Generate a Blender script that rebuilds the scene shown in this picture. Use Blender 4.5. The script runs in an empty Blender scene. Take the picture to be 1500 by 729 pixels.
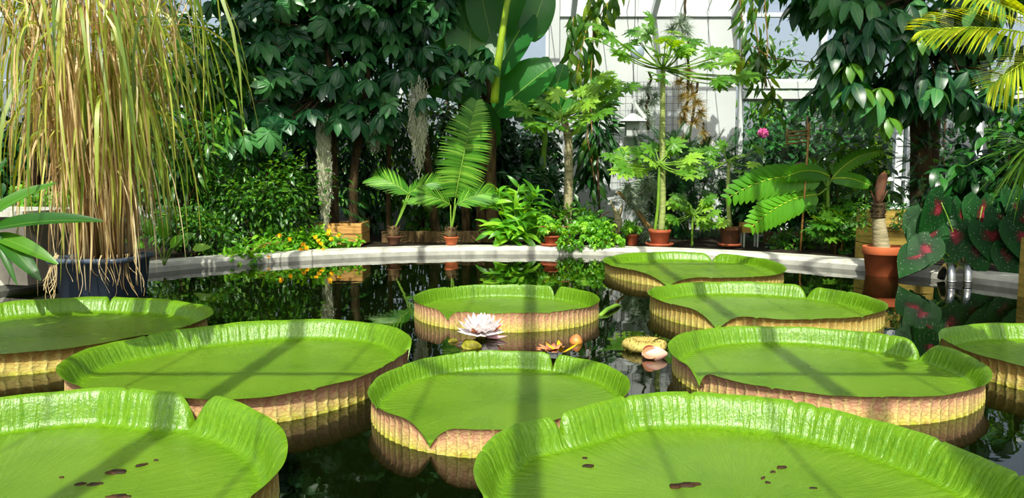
import bpy, math, random
import numpy as np
from mathutils import Vector, Matrix
PI = math.pi
sc = bpy.context.scene
C = sc.collection
# ---------------------------------------------------------------- camera, sky, sun, exposure
PITCH = math.atan(104.5/1090)
cam = bpy.data.cameras.new('camera'); camo = bpy.data.objects.new('camera', cam); C.objects.link(camo)
cam.sensor_fit = 'HORIZONTAL'; cam.sensor_width = 36; cam.lens = 36*1090/1500
cam.clip_start = .05; cam.clip_end = 200
camo.location = (0, 0, 1.0); camo.rotation_euler = (PI/2-PITCH, 0, 0)
sc.camera = camo
SUN_DIR = Vector((.06, .60, -.74)).normalized()      # the way the light travels: from behind the camera
w = bpy.data.worlds.new('sky'); sc.world = w; w.use_nodes = True
nt = w.node_tree; nt.nodes.clear()
sky = nt.nodes.new('ShaderNodeTexSky'); sky.sky_type = 'NISHITA'; sky.sun_disc = False
sky.sun_elevation = math.asin(-SUN_DIR.z); sky.sun_rotation = math.atan2(-SUN_DIR.x, -SUN_DIR.y)
sky.dust_density = 5; sky.air_density = 1.0
bg = nt.nodes.new('ShaderNodeBackground'); bg.inputs[1].default_value = .145
wo = nt.nodes.new('ShaderNodeOutputWorld')
hz = nt.nodes.new('ShaderNodeHueSaturation'); hz.inputs['Saturation'].default_value = .62; hz.inputs['Value'].default_value = 1.1
nt.links.new(sky.outputs[0], hz.inputs['Color']); nt.links.new(hz.outputs[0], bg.inputs[0]); nt.links.new(bg.outputs[0], wo.inputs[0])
sl = bpy.data.lights.new('sun', 'SUN'); sl.energy = 5.0; sl.angle = .006; sl.color = (1, .94, .84)
so = bpy.data.objects.new('sun', sl); C.objects.link(so)
so.rotation_euler = SUN_DIR.to_track_quat('-Z', 'Y').to_euler(); so.location = (0, -6, 9)
sc.view_settings.view_transform = 'Standard'; sc.view_settings.look = 'None'
sc.view_settings.gamma = 1; sc.view_settings.use_curve_mapping = False
sc.view_settings.exposure = .35
cy = sc.cycles
cy.max_bounces = 7; cy.diffuse_bounces = 3; cy.glossy_bounces = 3; cy.transmission_bounces = 3; cy.transparent_max_bounces = 16
cy.use_denoising = True; cy.sample_clamp_indirect = 6; cy.caustics_reflective = False; cy.caustics_refractive = False
cy.use_adaptive_sampling = True; cy.adaptive_threshold = .02

# ---------------------------------------------------------------- helpers
rng = np.random.default_rng(7)
def at(px, py, Y):                                   # a point of the scene at depth Y seen at that pixel
    dx = (px-750)/1090; dy = -(py-364.5)/1090
    vy = math.cos(PITCH)+dy*math.sin(PITCH); vz = -math.sin(PITCH)+dy*math.cos(PITCH)
    t = Y/vy
    return np.array([dx*t, Y, 1+vz*t])
def A(*a): return np.array(a, float)
def nrm(v): return v/np.maximum(np.linalg.norm(v, axis=-1, keepdims=True), 1e-9)

def tag(o, label=None, cat=None, group=None, kind=None):
    if label: o['label'] = label
    if cat: o['category'] = cat
    if group: o['group'] = group
    if kind: o['kind'] = kind
    return o
def thing(name, label, cat, loc=(0, 0, 0), group=None):
    o = bpy.data.objects.new(name, None); C.objects.link(o); o.empty_display_size = .1
    o.location = tuple(float(v) for v in loc)
    return tag(o, label, cat, group)
def copy_tree(o, loc, rz=0, s=1, label=None):
    r = o.copy(); C.objects.link(r); r.location = loc; r.rotation_euler = (0, 0, rz); r.scale = (s, s, s)
    if label: r['label'] = label
    for ch in list(o.children):
        c = ch.copy(); C.objects.link(c); c.parent = r
        for g in list(ch.children):
            d = g.copy(); C.objects.link(d); d.parent = c
    return r

class G:                                             # collects geometry for ONE mesh object
    def __init__(s): s.v = []; s.q = []; s.t = []; s.uv = []; s.r = []; s.n = 0
    def add(s, v, q=None, t=None, uv=None, r=None):
        v = np.asarray(v, float).reshape(-1, 3); n = len(v)
        s.v.append(v)
        if q is not None and len(q): s.q.append(np.asarray(q, int).reshape(-1, 4)+s.n)
        if t is not None and len(t): s.t.append(np.asarray(t, int).reshape(-1, 3)+s.n)
        s.uv.append(np.zeros((n, 2)) if uv is None else np.asarray(uv, float).reshape(-1, 2))
        s.r.append(np.full(n, .5) if r is None else np.broadcast_to(np.asarray(r, float), (n,)))
        s.n += n
        return s
    def box(s, c, d, rz=0, r=.5):
        x, y, z = np.array(d)/2
        v = np.array([[a*x, b*y, e*z] for e in (-1, 1) for b in (-1, 1) for a in (-1, 1)])
        if rz: v = v@np.array([[math.cos(rz), math.sin(rz), 0], [-math.sin(rz), math.cos(rz), 0], [0, 0, 1]])
        return s.add(v+np.array(c, float), [[0, 2, 3, 1], [4, 5, 7, 6], [0, 1, 5, 4], [2, 6, 7, 3], [0, 4, 6, 2], [1, 3, 7, 5]], r=r)
    def beam(s, a, b, w, h):                         # rectangular bar from a to b
        a = np.array(a, float); b = np.array(b, float); d = nrm(b-a)
        u = np.array([0, 0, 1.]) if abs(d[2]) < .9 else np.array([0, 1., 0])
        x = nrm(np.cross(d, u)); z = np.cross(x, d)
        v = [p+x*i*w/2+z*j*h/2 for p in (a, b) for j in (-1, 1) for i in (-1, 1)]
        return s.add(v, [[0, 1, 3, 2], [4, 6, 7, 5], [0, 4, 5, 1], [2, 3, 7, 6], [0, 2, 6, 4], [1, 5, 7, 3]])
    def lathe(s, prof, c=(0, 0, 0), n=40, sq=None):
        prof = np.array(prof, float); m = len(prof); th = np.arange(n)/n*2*PI
        cx, sy = np.cos(th), np.sin(th)
        if sq:                                       # superellipse cross-section
            k = (np.abs(cx)**sq+np.abs(sy)**sq)**(-1/sq); cx = cx*k; sy = sy*k
        v = np.stack([prof[:, :1]*cx, prof[:, :1]*sy, np.repeat(prof[:, 1:2], n, 1)], -1).reshape(-1, 3)
        i = np.arange(n); j = (i+1) % n
        q = np.concatenate([np.stack([k*n+i, k*n+j, (k+1)*n+j, (k+1)*n+i], 1) for k in range(m-1)])
        uv = np.stack([np.tile(i/n, m), np.repeat(np.arange(m)/max(m-1, 1), n)], 1)
        return s.add(v+np.array(c, float), q, uv=uv)
    def tube(s, P, R, n=8, r=.5, wob=0):
        P = np.array(P, float); m = len(P); R = np.broadcast_to(np.asarray(R, float), (m,))
        T = nrm(np.gradient(P, axis=0)); ref = np.array([0, 0, 1.]) if abs(T[0][2]) < .8 else np.array([1., 0, 0])
        X = nrm(np.cross(T, ref)); Y = np.cross(T, X); th = np.arange(n)/n*2*PI
        k = R[:, None]*(1+wob*rng.normal(size=(m, n)))
        v = P[:, None]+k[..., None]*(np.cos(th)[None, :, None]*X[:, None]+np.sin(th)[None, :, None]*Y[:, None])
        i = np.arange(n); j = (i+1) % n
        q = np.concatenate([np.stack([a*n+i, a*n+j, (a+1)*n+j, (a+1)*n+i], 1) for a in range(m-1)])
        L = np.r_[0, np.cumsum(np.linalg.norm(np.diff(P, axis=0), axis=1))]
        s.add(v.reshape(-1, 3), q, uv=np.stack([np.tile(i/n, m), np.repeat(L, n)], 1), r=r)
        cap = np.array([P[0], P[-1]]); b = s.n-m*n
        s.add(cap, uv=None, r=r)
        t = [[b+jj, b+ii, b+m*n] for ii, jj in zip(i, j)]+[[b+(m-1)*n+ii, b+(m-1)*n+jj, b+m*n+1] for ii, jj in zip(i, j)]
        s.t.append(np.array(t)); return s
    def strips(s, P, W, S, r=None):                  # P (M,K,3) centre lines, W (M,K) half widths, S (M,K,3) or (M,3) side
        M, K = P.shape[:2]; S = S if S.ndim == 3 else np.repeat(S[:, None], K, 1)
        W = np.broadcast_to(W, (M, K))
        v = np.stack([P-S*W[..., None], P+S*W[..., None]], 2).reshape(-1, 3)
        k = np.arange(K-1); b = np.arange(M)[:, None]*K*2+k[None]*2
        q = np.stack([b, b+1, b+3, b+2], -1).reshape(-1, 4)
        uv = np.stack([np.tile([0, 1.], M*K), np.repeat(np.tile(np.linspace(0, 1, K), M), 2)], 1)
        r = rng.random(M) if r is None else np.broadcast_to(r, (M,))
        return s.add(v, q, uv=uv, r=np.repeat(r, K*2))
    def inst(s, T, loc, d, up, size, ws=1., r=None):  # copies of a leaf template inside this one mesh (a plant's own foliage)
        tv, tq, tuv = T; loc = np.atleast_2d(loc).astype(float); M = max(len(np.atleast_2d(x_)) for x_ in (loc, d, up)); M = max(M, np.size(size), np.size(ws)); loc = np.broadcast_to(loc, (M, 3))
        d = nrm(np.broadcast_to(d, (M, 3)).astype(float)); up = np.broadcast_to(up, (M, 3)).astype(float)
        x = nrm(np.cross(d, up)+1e-6); z = np.cross(x, d)
        size = np.broadcast_to(np.asarray(size, float), (M,)); ws = np.broadcast_to(np.asarray(ws, float), (M,))
        v = loc[:, None]+size[:, None, None]*(tv[None, :, :1]*ws[:, None, None]*x[:, None]+tv[None, :, 1:2]*d[:, None]+tv[None, :, 2:]*z[:, None])
        n = len(tv); q = (tq[None]+(np.arange(M)*n)[:, None, None]).reshape(-1, 4)
        r = rng.random(M) if r is None else np.broadcast_to(r, (M,))
        return s.add(v.reshape(-1, 3), q, uv=np.tile(tuv, (M, 1)), r=np.repeat(r, n))
    def build(s, name, mat, parent=None, smooth=True, origin=None):
        v = np.concatenate(s.v); uv = np.concatenate(s.uv); r = np.concatenate(s.r)
        pp = parent
        while pp is not None: v = v-np.array(pp.location); pp = pp.parent
        if parent is not None: pass
        elif origin is not None: v = v-np.array(origin, float)
        q = np.concatenate(s.q) if s.q else np.zeros((0, 4), int); t = np.concatenate(s.t) if s.t else np.zeros((0, 3), int)
        me = bpy.data.meshes.new(name)
        me.vertices.add(len(v)); me.vertices.foreach_set('co', v.astype('f').ravel())
        li = np.concatenate([q.ravel(), t.ravel()]); me.loops.add(len(li)); me.loops.foreach_set('vertex_index', li.astype('i'))
        tot = np.concatenate([np.full(len(q), 4), np.full(len(t), 3)]); st = np.concatenate([[0], np.cumsum(tot)[:-1]])
        me.polygons.add(len(tot)); me.polygons.foreach_set('loop_start', st.astype('i')); me.polygons.foreach_set('loop_total', tot.astype('i'))
        me.polygons.foreach_set('use_smooth', np.full(len(tot), bool(smooth)))
        ul = me.uv_layers.new(name='UVMap'); ul.data.foreach_set('uv', uv[li].astype('f').ravel())
        at_ = me.attributes.new('rnd', 'FLOAT', 'POINT'); at_.data.foreach_set('value', r.astype('f'))
        me.update(); me.validate()
        for m in (mat if isinstance(mat, (list, tuple)) else [mat]): me.materials.append(m)
        o = bpy.data.objects.new(name, me); C.objects.link(o)
        if parent is not None: o.parent = parent
        elif origin is not None: o.location = tuple(float(a) for a in origin)
        return o

# ---------------------------------------------------------------- materials
def lin(r, g, b): return tuple((c/255)**2.2 for c in (r, g, b))+(1,)
class N:
    def __init__(s, name):
        s.m = bpy.data.materials.new(name); s.m.use_nodes = True; s.t = s.m.node_tree; s.t.nodes.clear()
        s.out = s.t.nodes.new('ShaderNodeOutputMaterial')
    def n(s, ty, **kw):
        o = s.t.nodes.new('ShaderNode'+ty)
        for k, v in kw.items():
            if k.startswith('i_'): o.inputs[int(k[2:])].default_value = v
            else: setattr(o, k, v)
        return o
    def l(s, a, b): s.t.links.new(a, b)
    def ramp(s, fac, stops, interp='LINEAR'):
        r = s.n('ValToRGB'); r.color_ramp.interpolation = interp; e = r.color_ramp.elements
        while len(e) < len(stops): e.new(.5)
        for k, (p, c) in enumerate(stops): e[k].position = p; e[k].color = c
        s.l(fac, r.inputs[0]); return r.outputs[0]
    def math(s, op, a, b=None, clamp=False):
        m = s.n('Math', operation=op, use_clamp=clamp)
        for i, x in enumerate((a, b)):
            if x is None: continue
            if isinstance(x, (int, float)): m.inputs[i].default_value = x
            else: s.l(x, m.inputs[i])
        return m.outputs[0]
    def mix(s, f, a, b, mode='MIX'):
        m = s.n('Mix', data_type='RGBA', blend_type=mode)
        for i, x in ((0, f), (6, a), (7, b)):
            if isinstance(x, (int, float)): m.inputs[i].default_value = x
            elif isinstance(x, tuple): m.inputs[i].default_value = x
            else: s.l(x, m.inputs[i])
        return m.outputs[2]
    def noise(s, scale, detail=3, vec=None, rough=.5):
        t = s.n('TexNoise'); t.inputs['Scale'].default_value = scale; t.inputs['Detail'].default_value = detail; t.inputs['Roughness'].default_value = rough
        if vec is not None: s.l(vec, t.inputs['Vector'])
        return t
    def bsdf(s, col, rough=.5, spec=.5, metal=0):
        p = s.n('BsdfPrincipled')
        if isinstance(col, tuple): p.inputs['Base Color'].default_value = col
        else: s.l(col, p.inputs['Base Color'])
        if isinstance(rough, (int, float)): p.inputs['Roughness'].default_value = rough
        else: s.l(rough, p.inputs['Roughness'])
        p.inputs['Specular IOR Level'].default_value = spec; p.inputs['Metallic'].default_value = metal
        return p
    def bump(s, h, strength, dist=.01):
        b = s.n('Bump'); b.inputs['Distance'].default_value = dist
        if isinstance(strength, (int, float)): b.inputs['Strength'].default_value = strength
        else: s.l(strength, b.inputs['Strength'])
        s.l(h, b.inputs['Height']); return b.outputs[0]
    def done(s, sh): s.l(sh, s.out.inputs[0]); return s.m

def leafmat(name, stops, rough=.38, tr=.28, spec=.5, rib=.18, tcol=None, stripes=0, rw=.035):
    k = N(name); at_ = k.n('Attribute', attribute_name='rnd')
    col = k.ramp(at_.outputs['Fac'], [(p, lin(*c)) for p, c in stops])
    uv = k.n('UVMap'); sep = k.n('SeparateXYZ'); k.l(uv.outputs[0], sep.inputs[0])
    m = k.math('ABSOLUTE', k.math('SUBTRACT', sep.outputs[0], .5))
    line = k.math('LESS_THAN', m, rw)
    col2 = k.mix(k.math('MULTIPLY', line, rib), col, lin(150, 190, 90))
    p = k.bsdf(col2, rough, spec)
    if stripes:
        h = k.math('SINE', k.math('ADD', k.math('MULTIPLY', sep.outputs[1], stripes), k.math('MULTIPLY', m, -stripes*.5)))
        k.l(k.bump(h, .16, .008), p.inputs['Normal'])
    t = k.n('BsdfTranslucent'); hs = k.n('HueSaturation'); hs.inputs['Hue'].default_value = .465; hs.inputs['Value'].default_value = 2.2; hs.inputs['Saturation'].default_value = 1.1
    k.l(col2, hs.inputs['Color']); k.l(hs.outputs[0], t.inputs[0])
    mx = k.n('MixShader'); mx.inputs[0].default_value = tr; k.l(p.outputs[0], mx.inputs[1]); k.l(t.outputs[0], mx.inputs[2])
    return k.done(mx.outputs[0])
def plain(name, col, rough=.5, spec=.5, metal=0, var=.25, scale=8, bump=.2, bd=.01, col2=None, stretch=None):
    k = N(name); tc = k.n('TexCoord'); vec = tc.outputs['Object']
    if stretch: mp = k.n('Mapping'); mp.inputs['Scale'].default_value = stretch; k.l(vec, mp.inputs[0]); vec = mp.outputs[0]
    nz = k.noise(scale, 5, vec)
    c2 = lin(*col2) if col2 else tuple(c*(1-var) for c in lin(*col)[:3])+(1,)
    c = k.ramp(nz.outputs[0], [(.35, lin(*col)), (.7, c2)])
    p = k.bsdf(c, rough, spec, metal)
    if bump: k.l(k.bump(nz.outputs[0], bump, bd), p.inputs['Normal'])
    return k.done(p.outputs[0])

M = {}
M['white'] = plain('white_paint', (200, 206, 204), .5, var=.12, scale=1.5, bump=.05)
M['frame'] = plain('white_metal_frame', (214, 220, 220), .4, var=.12, scale=3, bump=.03)
M['concrete'] = plain('pale_concrete', (196, 196, 182), .7, .3, var=.35, scale=7, bump=.25)
M['dark_concrete'] = plain('grey_block', (112, 108, 98), .8, .3, var=.4, scale=6, bump=.3)
M['soil'] = plain('soil', (52, 44, 32), .95, .2, col2=(26, 24, 16), scale=18, bump=.8, bd=.03)
M['lawn'] = plain('lawn', (74, 110, 40), .9, .2, col2=(40, 70, 24), scale=6, bump=.6, bd=.04)
M['terracotta'] = plain('terracotta', (198, 104, 62), .75, .3, col2=(172, 92, 58), scale=9, bump=.15)
M['old_terracotta'] = plain('weathered_terracotta', (120, 78, 58), .85, .2, col2=(84, 66, 52), scale=12, bump=.3)
M['red_clay'] = plain('red_clay', (172, 88, 56), .7, .3, col2=(140, 76, 52), scale=12, bump=.2)
M['tub'] = plain('blue_grey_plastic', (78, 90, 106), .42, .4, var=.3, scale=5, bump=.08)
M['wood'] = plain('pale_planks', (206, 160, 92), .7, .3, col2=(160, 114, 58), scale=5, bump=.2, stretch=(1, 1, 9))
M['wood_old'] = plain('mossy_planks', (176, 146, 72), .75, .3, col2=(120, 110, 48), scale=4, bump=.3, stretch=(1, 1, 7))
M['steel'] = plain('brushed_steel', (205, 205, 200), .28, .5, metal=1, var=.15, scale=20, bump=.05)
M['bark'] = plain('brown_bark', (112, 92, 62), .9, .2, col2=(56, 46, 32), scale=9, bump=.9, bd=.03, stretch=(2, 2, .6))
M['dark_bark'] = plain('dark_bark', (84, 70, 48), .9, .2, col2=(40, 34, 24), scale=9, bump=.9, bd=.03, stretch=(2, 2, .6))
M['pale_bark'] = plain('pale_bark', (176, 164, 130), .85, .2, col2=(120, 116, 84), scale=7, bump=.6, bd=.02, stretch=(1, 1, 5))
M['papaya_bark'] = plain('green_trunk', (150, 170, 90), .7, .3, col2=(120, 120, 80), scale=8, bump=.4, bd=.02, stretch=(1, 1, 6))
M['stem'] = plain('green_stem', (120, 160, 50), .5, .4, col2=(90, 130, 40), scale=6, bump=.1)
M['lime_stem'] = plain('lime_stem', (176, 204, 50), .45, .4, col2=(120, 160, 40), scale=3, bump=.1)
M['twig'] = plain('tan_twig', (170, 136, 84), .8, .2, col2=(120, 90, 56), scale=10, bump=.3)
M['bamboo'] = plain('bamboo_cane', (196, 150, 84), .5, .4, col2=(150, 104, 56), scale=8, bump=.1)
M['tag'] = plain('white_label', (232, 232, 226), .5, var=.05, bump=0)
M['lamp_grey'] = plain('blue_grey_enamel', (150, 166, 178), .4, var=.1, bump=0)
M['black'] = plain('black_wire', (24, 26, 24), .5, .4, var=.2, bump=0)
M['yellow'] = plain('yellow_petals', (246, 200, 24), .5, .3, col2=(240, 160, 16), scale=30, bump=.2)
M['pinkfl'] = plain('pink_petals', (220, 90, 150), .5, .3, scale=30, bump=.2)
M['rot'] = plain('brown_decay', (70, 44, 20), .7, .3, col2=(24, 20, 10), scale=40, bump=.6)
M['budgreen'] = plain('spiny_bud_green', (140, 140, 34), .6, .3, col2=(90, 80, 24), scale=30, bump=.6)

G1 = [(0, (20, 62, 22)), (.5, (34, 92, 30)), (1, (62, 128, 40))]
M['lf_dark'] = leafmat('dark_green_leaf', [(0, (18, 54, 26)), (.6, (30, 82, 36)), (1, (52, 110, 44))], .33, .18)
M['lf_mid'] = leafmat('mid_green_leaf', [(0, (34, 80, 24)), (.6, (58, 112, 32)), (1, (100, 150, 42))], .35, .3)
M['lf_bright'] = leafmat('bright_green_leaf', [(0, (62, 124, 28)), (.6, (96, 164, 40)), (1, (150, 200, 60))], .38, .35)
M['lf_schef'] = leafmat('glossy_blue_green_leaf', [(0, (26, 68, 42)), (.6, (46, 102, 58)), (1, (78, 136, 74))], .36, .2, rib=.25)
M['lf_papaya'] = leafmat('papaya_green_leaf', [(0, (58, 112, 28)), (.6, (94, 146, 42)), (1, (142, 186, 62))], .4, .35, rib=.35)
M['lf_banana'] = leafmat('banana_green_leaf', [(0, (26, 78, 34)), (.6, (44, 112, 46)), (1, (74, 140, 56))], .3, .32, rib=.6, stripes=260, rw=.012)
M['lf_palm'] = leafmat('palm_green_leaf', [(0, (62, 122, 36)), (.6, (96, 156, 50)), (1, (142, 190, 74))], .38, .35, rib=0)
M['lf_gold'] = leafmat('yellow_green_palm_leaf', [(0, (120, 150, 30)), (.6, (164, 184, 44)), (1, (206, 208, 70))], .4, .4, rib=0)
M['lf_lime'] = leafmat('lime_green_leaf', [(0, (110, 160, 30)), (.6, (156, 196, 50)), (1, (200, 214, 70))], .4, .4)
M['lf_olive'] = leafmat('olive_vine_leaf', [(0, (40, 80, 30)), (.7, (70, 116, 42)), (1, (140, 172, 60))], .35, .35)
M['grass_green'] = leafmat('green_reed_blade', [(0, (84, 112, 36)), (.5, (138, 156, 54)), (1, (190, 196, 92))], .4, .3, rib=.3)
M['grass_dry'] = leafmat('dry_straw_blade', [(0, (136, 110, 64)), (.5, (196, 170, 116)), (1, (236, 220, 172))], .6, .25, rib=0)
M['moss'] = leafmat('grey_green_moss', [(0, (150, 156, 126)), (.5, (190, 194, 164)), (1, (226, 226, 204))], .8, .2, rib=0)
M['silver'] = leafmat('silver_air_plant', [(0, (96, 120, 98)), (.5, (140, 160, 134)), (1, (190, 200, 176))], .6, .15, rib=0)
M['ochre'] = leafmat('ochre_air_plant', [(0, (110, 116, 50)), (.5, (156, 140, 74)), (1, (196, 170, 96))], .6, .2, rib=0)

# ---- lily pads
def pad_blade_mat():
    k = N('waxy_lime_pad'); a = k.n('Attribute', attribute_name='rad'); rim = k.n('Attribute', attribute_name='rim')
    mp = k.n('Mapping'); mp.inputs['Scale'].default_value = (62, 62, 6); k.l(a.outputs['Vector'], mp.inputs[0])
    n1 = k.noise(1, 3, mp.outputs[0], .55)                      # long radial wrinkles
    mp2 = k.n('Mapping'); mp2.inputs['Scale'].default_value = (34, 34, 22); k.l(a.outputs['Vector'], mp2.inputs[0])
    n2 = k.noise(1, 3, mp2.outputs[0], .6)
    tc = k.n('TexCoord'); n3 = k.noise(95, 3, tc.outputs['Object'], .6); n4 = k.noise(2.2, 3, tc.outputs['Object'])
    sh = k.noise(3.5, 2, tc.outputs['Object'])
    h = k.math('ADD', k.math('MULTIPLY', n1.outputs[0], 1.0), k.math('ADD', k.math('MULTIPLY', n3.outputs[0], .45), k.math('MULTIPLY', n2.outputs[0], .5)))
    col = k.ramp(n4.outputs[0], [(.3, lin(84, 122, 26)), (.7, lin(106, 142, 36))])
    rc = k.ramp(n2.outputs[0], [(.3, lin(82, 130, 5)), (.7, lin(108, 152, 12))])
    col = k.mix(k.math('MULTIPLY', rim.outputs['Fac'], .8), col, rc)
    vein = k.ramp(n1.outputs[0], [(.54, (0, 0, 0, 1)), (.6, (1, 1, 1, 1)), (.66, (0, 0, 0, 1))])
    col = k.mix(k.math('MULTIPLY', vein, .22), col, lin(140, 176, 60))
    ro = k.math('ADD', .20, k.math('MULTIPLY', sh.outputs[0], .16))
    p = k.bsdf(col, ro, .62)
    st = k.math('ADD', .36, k.math('MULTIPLY', rim.outputs['Fac'], .24))
    k.l(k.bump(h, st, .009), p.inputs['Normal'])
    t = k.n('BsdfTranslucent'); t.inputs[0].default_value = lin(170, 205, 20)
    mx = k.n('MixShader'); mx.inputs[0].default_value = .16; k.l(p.outputs[0], mx.inputs[1]); k.l(t.outputs[0], mx.inputs[2])
    return k.done(mx.outputs[0])
def pad_outer_mat(name, pink, N_RIBS):
    k = N(name); uv = k.n('UVMap'); sep = k.n('SeparateXYZ'); k.l(uv.outputs[0], sep.inputs[0])
    u, v = sep.outputs[0], sep.outputs[1]
    vn = k.n('TexCoord'); v = k.math('ADD', v, k.math('MULTIPLY', k.math('SUBTRACT', k.noise(26, 3, vn.outputs['Object']).outputs[0], .5), k.math('MULTIPLY', k.math('SUBTRACT', 1, v), .5)))
    base = k.ramp(v, [(0, lin(180, 184, 60)), (.18, lin(204, 192, 104)), (.62, pink), (.95, pink), (1, lin(120, 44, 24))])
    tc = k.n('TexCoord'); nz = k.noise(9, 4, tc.outputs['Object'])
    base = k.mix(k.math('MULTIPLY', nz.outputs[0], .35), base, lin(150, 124, 76))
    wob = k.math('MULTIPLY', k.math('SUBTRACT', k.noise(30, 2, tc.outputs['Object']).outputs[0], .5), 2.2)
    rib = k.math('POWER', k.math('ABSOLUTE', k.math('COSINE', k.math('ADD', k.math('MULTIPLY', u, PI*N_RIBS), wob))), 9)
    mp = k.n('Mapping'); mp.inputs['Scale'].default_value = (N_RIBS*1.3, 7, 1); k.l(uv.outputs[0], mp.inputs[0])
    vo = k.n('TexVoronoi', feature='DISTANCE_TO_EDGE'); vo.inputs['Scale'].default_value = 1; k.l(mp.outputs[0], vo.inputs['Vector'])
    net = k.math('SUBTRACT', 1, k.math('MULTIPLY', vo.outputs['Distance'], 11), True)
    col = k.mix(k.math('MULTIPLY', net, .55), base, lin(150, 80, 56))
    col = k.mix(k.math('MULTIPLY', rib, .4), col, lin(206, 196, 116))
    p = k.bsdf(col, .6, .3)
    h = k.math('ADD', k.math('MULTIPLY', rib, 1.0), k.math('MULTIPLY', net, .15))
    k.l(k.bump(h, .5, .008), p.inputs['Normal'])
    return k.done(p.outputs[0])
M['pad'] = pad_blade_mat()
M['rim_pink'] = pad_outer_mat('pink_ribbed_pad_underside', lin(206, 158, 124), 90)
M['rim_gold'] = pad_outer_mat('yellow_ribbed_pad_underside', lin(172, 146, 70), 90)

def water_mat():
    k = N('dark_pond_water'); tc = k.n('TexCoord')
    n = k.noise(2.0, 2, tc.outputs['Object']); n2 = k.noise(9, 2, tc.outputs['Object'])
    p = k.bsdf(lin(16, 22, 9), .015, .5); p.inputs['IOR'].default_value = 1.42
    h = k.math('ADD', n.outputs[0], k.math('MULTIPLY', n2.outputs[0], .12))
    k.l(k.bump(h, .045, .05), p.inputs['Normal'])
    return k.done(p.outputs[0])
M['water'] = water_mat()
def glass_mat():
    k = N('greenhouse_glass'); tr = k.n('BsdfTransparent'); tr.inputs[0].default_value = (.93, .97, .96, 1)
    gl = k.n('BsdfGlossy'); gl.inputs['Roughness'].default_value = .03
    fr = k.n('Fresnel'); fr.inputs[0].default_value = 1.35
    mx = k.n('MixShader'); k.l(fr.outputs[0], mx.inputs[0]); k.l(tr.outputs[0], mx.inputs[1]); k.l(gl.outputs[0], mx.inputs[2])
    return k.done(mx.outputs[0])
M['glass'] = glass_mat()
def petal_mat():
    k = N('white_petals'); at_ = k.n('Attribute', attribute_name='rnd')
    col = k.ramp(at_.outputs['Fac'], [(0, lin(252, 248, 246)), (.85, lin(252, 240, 240)), (1, lin(232, 170, 180))])
    p = k.bsdf(col, .5, .3); t = k.n('BsdfTranslucent'); k.l(col, t.inputs[0])
    mx = k.n('MixShader'); mx.inputs[0].default_value = .3; k.l(p.outputs[0], mx.inputs[1]); k.l(t.outputs[0], mx.inputs[2])
    return k.done(mx.outputs[0])
M['petal'] = petal_mat()
M['sepal'] = plain('brown_pink_sepals', (206, 140, 96), .5, .4, col2=(176, 84, 60), scale=14, bump=.2)
M['pinkbud'] = plain('pink_bud', (226, 150, 178), .45, .4, col2=(236, 196, 150), scale=9, bump=.15)
M['redbud'] = plain('red_orange_bud', (206, 92, 70), .45, .4, col2=(190, 150, 60), scale=9, bump=.2)
def caladium_mat():
    k = N('caladium_leaf'); uv = k.n('UVMap'); vm = k.n('VectorMath', operation='DISTANCE'); vm.inputs[1].default_value = (.5, .38, 0)
    k.l(uv.outputs[0], vm.inputs[0])
    tc = k.n('TexCoord'); nz = k.noise(7, 3, tc.outputs['Object'])
    d = k.math('ADD', vm.outputs[1 if False else 'Value'], k.math('MULTIPLY', k.math('SUBTRACT', nz.outputs[0], .5), .6))
    col = k.ramp(d, [(.0, lin(128, 40, 50)), (.09, lin(74, 40, 34)), (.16, lin(22, 56, 26)), (.6, lin(32, 78, 32))])
    vo = k.n('TexVoronoi'); vo.inputs['Scale'].default_value = 45; k.l(tc.outputs['Object'], vo.inputs['Vector'])
    sp = k.math('LESS_THAN', vo.outputs['Distance'], .11)
    col = k.mix(k.math('MULTIPLY', sp, .75), col, lin(226, 232, 214))
    p = k.bsdf(col, .5, .12); t = k.n('BsdfTranslucent'); k.l(col, t.inputs[0])
    mx = k.n('MixShader'); mx.inputs[0].default_value = .15; k.l(p.outputs[0], mx.inputs[1]); k.l(t.outputs[0], mx.inputs[2])
    return k.done(mx.outputs[0])
M['caladium'] = caladium_mat()

# ---------------------------------------------------------------- leaf templates: unit length along +Y, face up +Z
def leafT(k=4, w=.36, droop=.5, fold=.25, a=.8, b=.8, wave=0):
    t = np.linspace(0, 1, k+1); hw = w/2*np.sin(PI*np.clip(t, .015, .985)**a)**b
    ph = droop*t; y = np.r_[0, np.cumsum(np.cos((ph[1:]+ph[:-1])/2)/k)]; z = -np.r_[0, np.cumsum(np.sin((ph[1:]+ph[:-1])/2)/k)]
    rows = []
    for i in range(k+1):
        wz = wave*math.sin(i*2.3)
        rows += [(-hw[i], y[i], z[i]+fold*hw[i]+wz), (0, y[i], z[i]), (hw[i], y[i], z[i]+fold*hw[i]-wz)]
    v = np.array(rows); q = []
    for i in range(k):
        for j in (0, 1): q.append((i*3+j, i*3+j+1, i*3+j+4, i*3+j+3))
    uv = np.array([(x, tt) for tt in t for x in (0, .5, 1)])
    return v, np.array(q), uv
def merge(parts):
    V, Q, U, n = [], [], [], 0
    for v, q, u in parts: V.append(v); Q.append(q+n); U.append(u); n += len(v)
    return np.concatenate(V), np.concatenate(Q), np.concatenate(U)
def xform(T, ang, tilt=0, s=1, off=(0, 0, 0)):           # tilt about X, then turn about Z
    v, q, u = T; v = v*s; c, n = math.cos(tilt), math.sin(tilt)
    v = v@np.array([[1, 0, 0], [0, c, n], [0, -n, c]])
    c, n = math.cos(ang), math.sin(ang); v = v@np.array([[c, n, 0], [-n, c, 0], [0, 0, 1]])
    return v+np.array(off), q, u
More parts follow.
